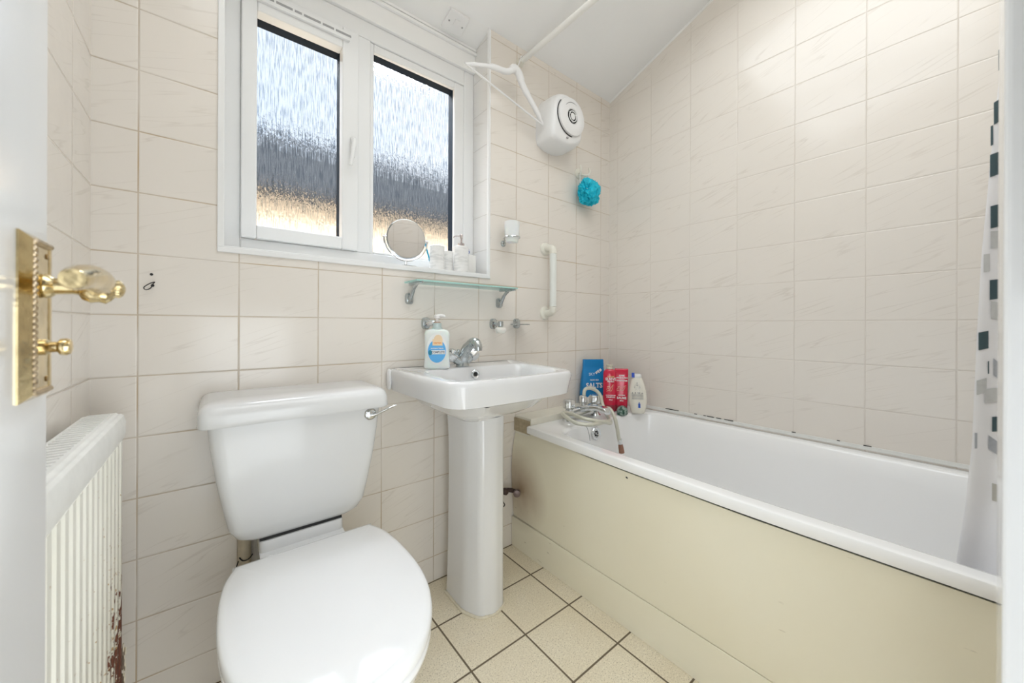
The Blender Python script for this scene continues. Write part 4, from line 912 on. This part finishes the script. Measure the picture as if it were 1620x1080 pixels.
    for k in range(6):
        bm = B(); y = -.07-k*.05; tube(bm, [Vector((RXX+.018*math.cos(t), y, RZZ-.004+.020*math.sin(t)-.004)) for t in [2*PI*q/24 for q in range(25)]], .0022, 8)
        tube(bm, [(RXX, y, RZZ-.028), (RXX+.030, y, 2.100)], .0015, 6)
        part('curtain_ring', bm, M_WHITEPL, cu)
curtain()

# ------------------------------------------------------------------ switch plate on the window-head soffit
sw = thing('ceiling_switch', (.762, 1.335, 2.205), 'white square switch plate fixed above the window', 'switch')
sl = math.atan2(2.188-2.222, 1.392-D)
Ms = T(.765, 1.325, 2.2075) @ Matrix.Rotation(sl, 4, 'X')
bm = B(); box(bm, -.044, .044, -.038, .044, -.011, .002, Ms); part('plate', bm, M_WHITEPL, sw, smooth=0, bevel=.002)
bm = B(); box(bm, -.010, .010, -.014, .014, -.014, -.011, Ms); part('rocker', bm, M_WHITEPL, sw, smooth=0, bevel=.001)
for x in (-.030, .030):
    bm = B(); lathe(bm, [(.0035, 0), (.0035, .0012)], Ms @ T(x, .004, -.0122), 12); part('screw', bm, M_GREYPL, sw)

# ------------------------------------------------------------------ things on the window sill
SY = 1.345
mr = thing('shaving_mirror', (.563, SY, SILL), 'round tilting chrome-rimmed mirror on a stand on the window sill', 'mirror')
MC = Vector((.563, 1.335, 1.293)); Mm = axis(MC, (-.12, -1, -.02))
bm = B(); lathe(bm, [(.068, -.004), (.0725, -.003), (.074, .0), (.0725, .004), (.070, .0045), (.0695, .003)], Mm, 56); part('rim', bm, M_CHROME, mr)
bm = B(); lathe(bm, [(.0695, .0030), (.0695, .0034)], Mm, 56); part('mirror_glass', bm, mat('mirror_silver', (.80, .80, .80), .02, metal=1), mr)
bm = B(); Ra = .081
tube(bm, [Mm @ Vector((Ra*math.cos(t), Ra*math.sin(t), -.002)) for t in [math.radians(176+k*4.0) for k in range(48)]], .0036, 10)
tube(bm, [MC+Vector((0, .004, -Ra)), MC+Vector((0, .006, -.1+.006))], .004, 10); part('yoke', bm, M_STEEL, mr)
bm = B(); lathe(bm, [(.050, 0), (.050, .003), (.030, .007), (.008, .012)], T(MC.x, MC.y+.005, SILL), 36); part('stand_base', bm, M_CHROME, mr)
for s in (-1, 1):
    bm = B(); tube(bm, [Mm @ Vector((s*.073, 0, -.001)), Mm @ Vector((s*.086, 0, -.001))], .0035, 10); part('pivot_knob', bm, M_STEEL, mr)
def marble():
    m, n, l, b = nmat('white_marble_resin'); g = G(m); t = n.new('ShaderNodeTexCoord'); sp = n.new('ShaderNodeSeparateXYZ'); l.new(t.outputs['Object'], sp.inputs[0])
    v = g.noise(g.comb(g.m('MULTIPLY', sp.outputs[0], 25.0), g.m('MULTIPLY', sp.outputs[1], 25.0), g.m('MULTIPLY', sp.outputs[2], 110.0)), 1.0, 3)
    l.new(g.mix(g.rng(v, .50, .60, 0, .5), (.84, .83, .81, 1), (.60, .60, .58, 1)), b.inputs['Base Color']); b.inputs['Roughness'].default_value = .3; return m
M_MARB = marble()
def ribbed(x, y, r, h, n=28, ribs=9):
    bm = B(); rows = [(r*.95, 0)]
    for i in range(ribs*4+1):
        rows.append((r*(1+.012*math.sin(i*PI/2)), .002+(h-.004)*i/(ribs*4)))
    rows += [(r*.94, h)]
    lathe(bm, rows, T(x, y, SILL), 36); return bm
cpb = ribbed(.695, 1.345, .030, .100); lathe(cpb, [(.027, .0985), (.026, .1005)], T(.695, 1.345, SILL), 30)
o = part('toothbrush_cup', cpb, M_MARB, loc=(.695, 1.345, SILL)); tag(o, 'white marbled beaker on the sill right beside the round mirror', 'beaker')
bm = B(); xform(box(bm, -.003, .003, -.002, .002, .03, .150), T(.680, 1.352, SILL) @ Matrix.Rotation(-.30, 4, 'Y') ); o = part('toothbrush', bm, mat('blue_brush', (.02, .30, .48), .3), loc=(.68, 1.352, SILL), smooth=0, bevel=.001)
tag(o, 'blue toothbrush leaning out of the white beaker toward the mirror', 'toothbrush')
bm = ribbed(.752, 1.360, .022, .088, ribs=8); o = part('small_pot', bm, M_MARB, loc=(.752, 1.36, SILL)); tag(o, 'narrow white marbled pot between the beaker and the pump dispenser', 'pot')
ds = thing('lotion_dispenser', (.797, 1.328, SILL), 'white marbled pump dispenser with a metal pump on the window sill', 'dispenser')
part('body', ribbed(.797, 1.328, .031, .108), M_MARB, ds)
bm = B(); Mx = T(.797, 1.328, SILL+.106); lathe(bm, [(.0125, 0), (.0130, .002), (.0130, .016), (.008, .018), (.0038, .020), (.0038, .034), (.0055, .036), (.0065, .052), (.0050, .055)], Mx, 24)
tube(bm, [Mx @ Vector(p) for p in ((0, 0, .047), (-.010, .014, .049), (-.018, .026, .047), (-.020, .028, .043))], [.004, .0038, .003, .0025], 10); part('pump', bm, mat('rose_steel', (.60, .55, .54), .25, metal=1), ds)
bm = B(); vessel(bm, [(0, .022, .018, 5), (.003, .024, .020, 5), (.080, .024, .020, 5), (.082, .023, .019, 5)], T(.853, 1.352, SILL)); o = part('soap_box', bm, mat('off_white_box', (.80, .79, .76), .5), loc=(.853, 1.352, SILL), smooth=40)
tag(o, 'plain off-white box at the right end of the window sill', 'box')
bm = B(); tube(bm, cr_spline([(.845, 1.352, SILL+.082), (.842, 1.350, SILL+.090), (.846, 1.350, SILL+.096), (.842, 1.350, SILL+.104), (.847, 1.350, SILL+.108)], 4), [.003]*5+[.0055]*8+[.003]*4, 8)
o = part('blue_trinket', bm, mat('blue_plastic', (.08, .12, .38), .3), loc=(.845, 1.352, SILL+.08)); tag(o, 'tiny blue stopper standing on the off-white box on the sill', 'stopper')

# ------------------------------------------------------------------ marks on the left part of the back wall
o = thing('bent_wire_hook', (-.124, D, 1.065), 'bent wire in a drilled hole on the tiles left of the window', 'wire hook')
bm = B(); tube(bm, cr_spline([(-.118, D-.001, 1.070), (-.114, D-.010, 1.074), (-.122, D-.012, 1.070), (-.133, D-.010, 1.060), (-.130, D-.009, 1.054), (-.122, D-.008, 1.058), (-.119, D-.004, 1.066)], 5), .0011, 8); part('wire', bm, M_DARK, o)
bm = B(); lathe(bm, [(.0035, 0), (.0035, .0008)], axis((-.1185, D, 1.066), (0, -1, 0)), 12); part('hole', bm, M_DARK, o)
bm = B(); lathe(bm, [(.0032, 0), (.0032, .0008)], axis((-.1205, D, 1.0935), (0, -1, 0)), 14); o = part('drill_hole', bm, M_DARK, loc=(-.12, D, 1.0935)); tag(o, 'round dark drill hole in the tile just above the bent wire', 'hole')
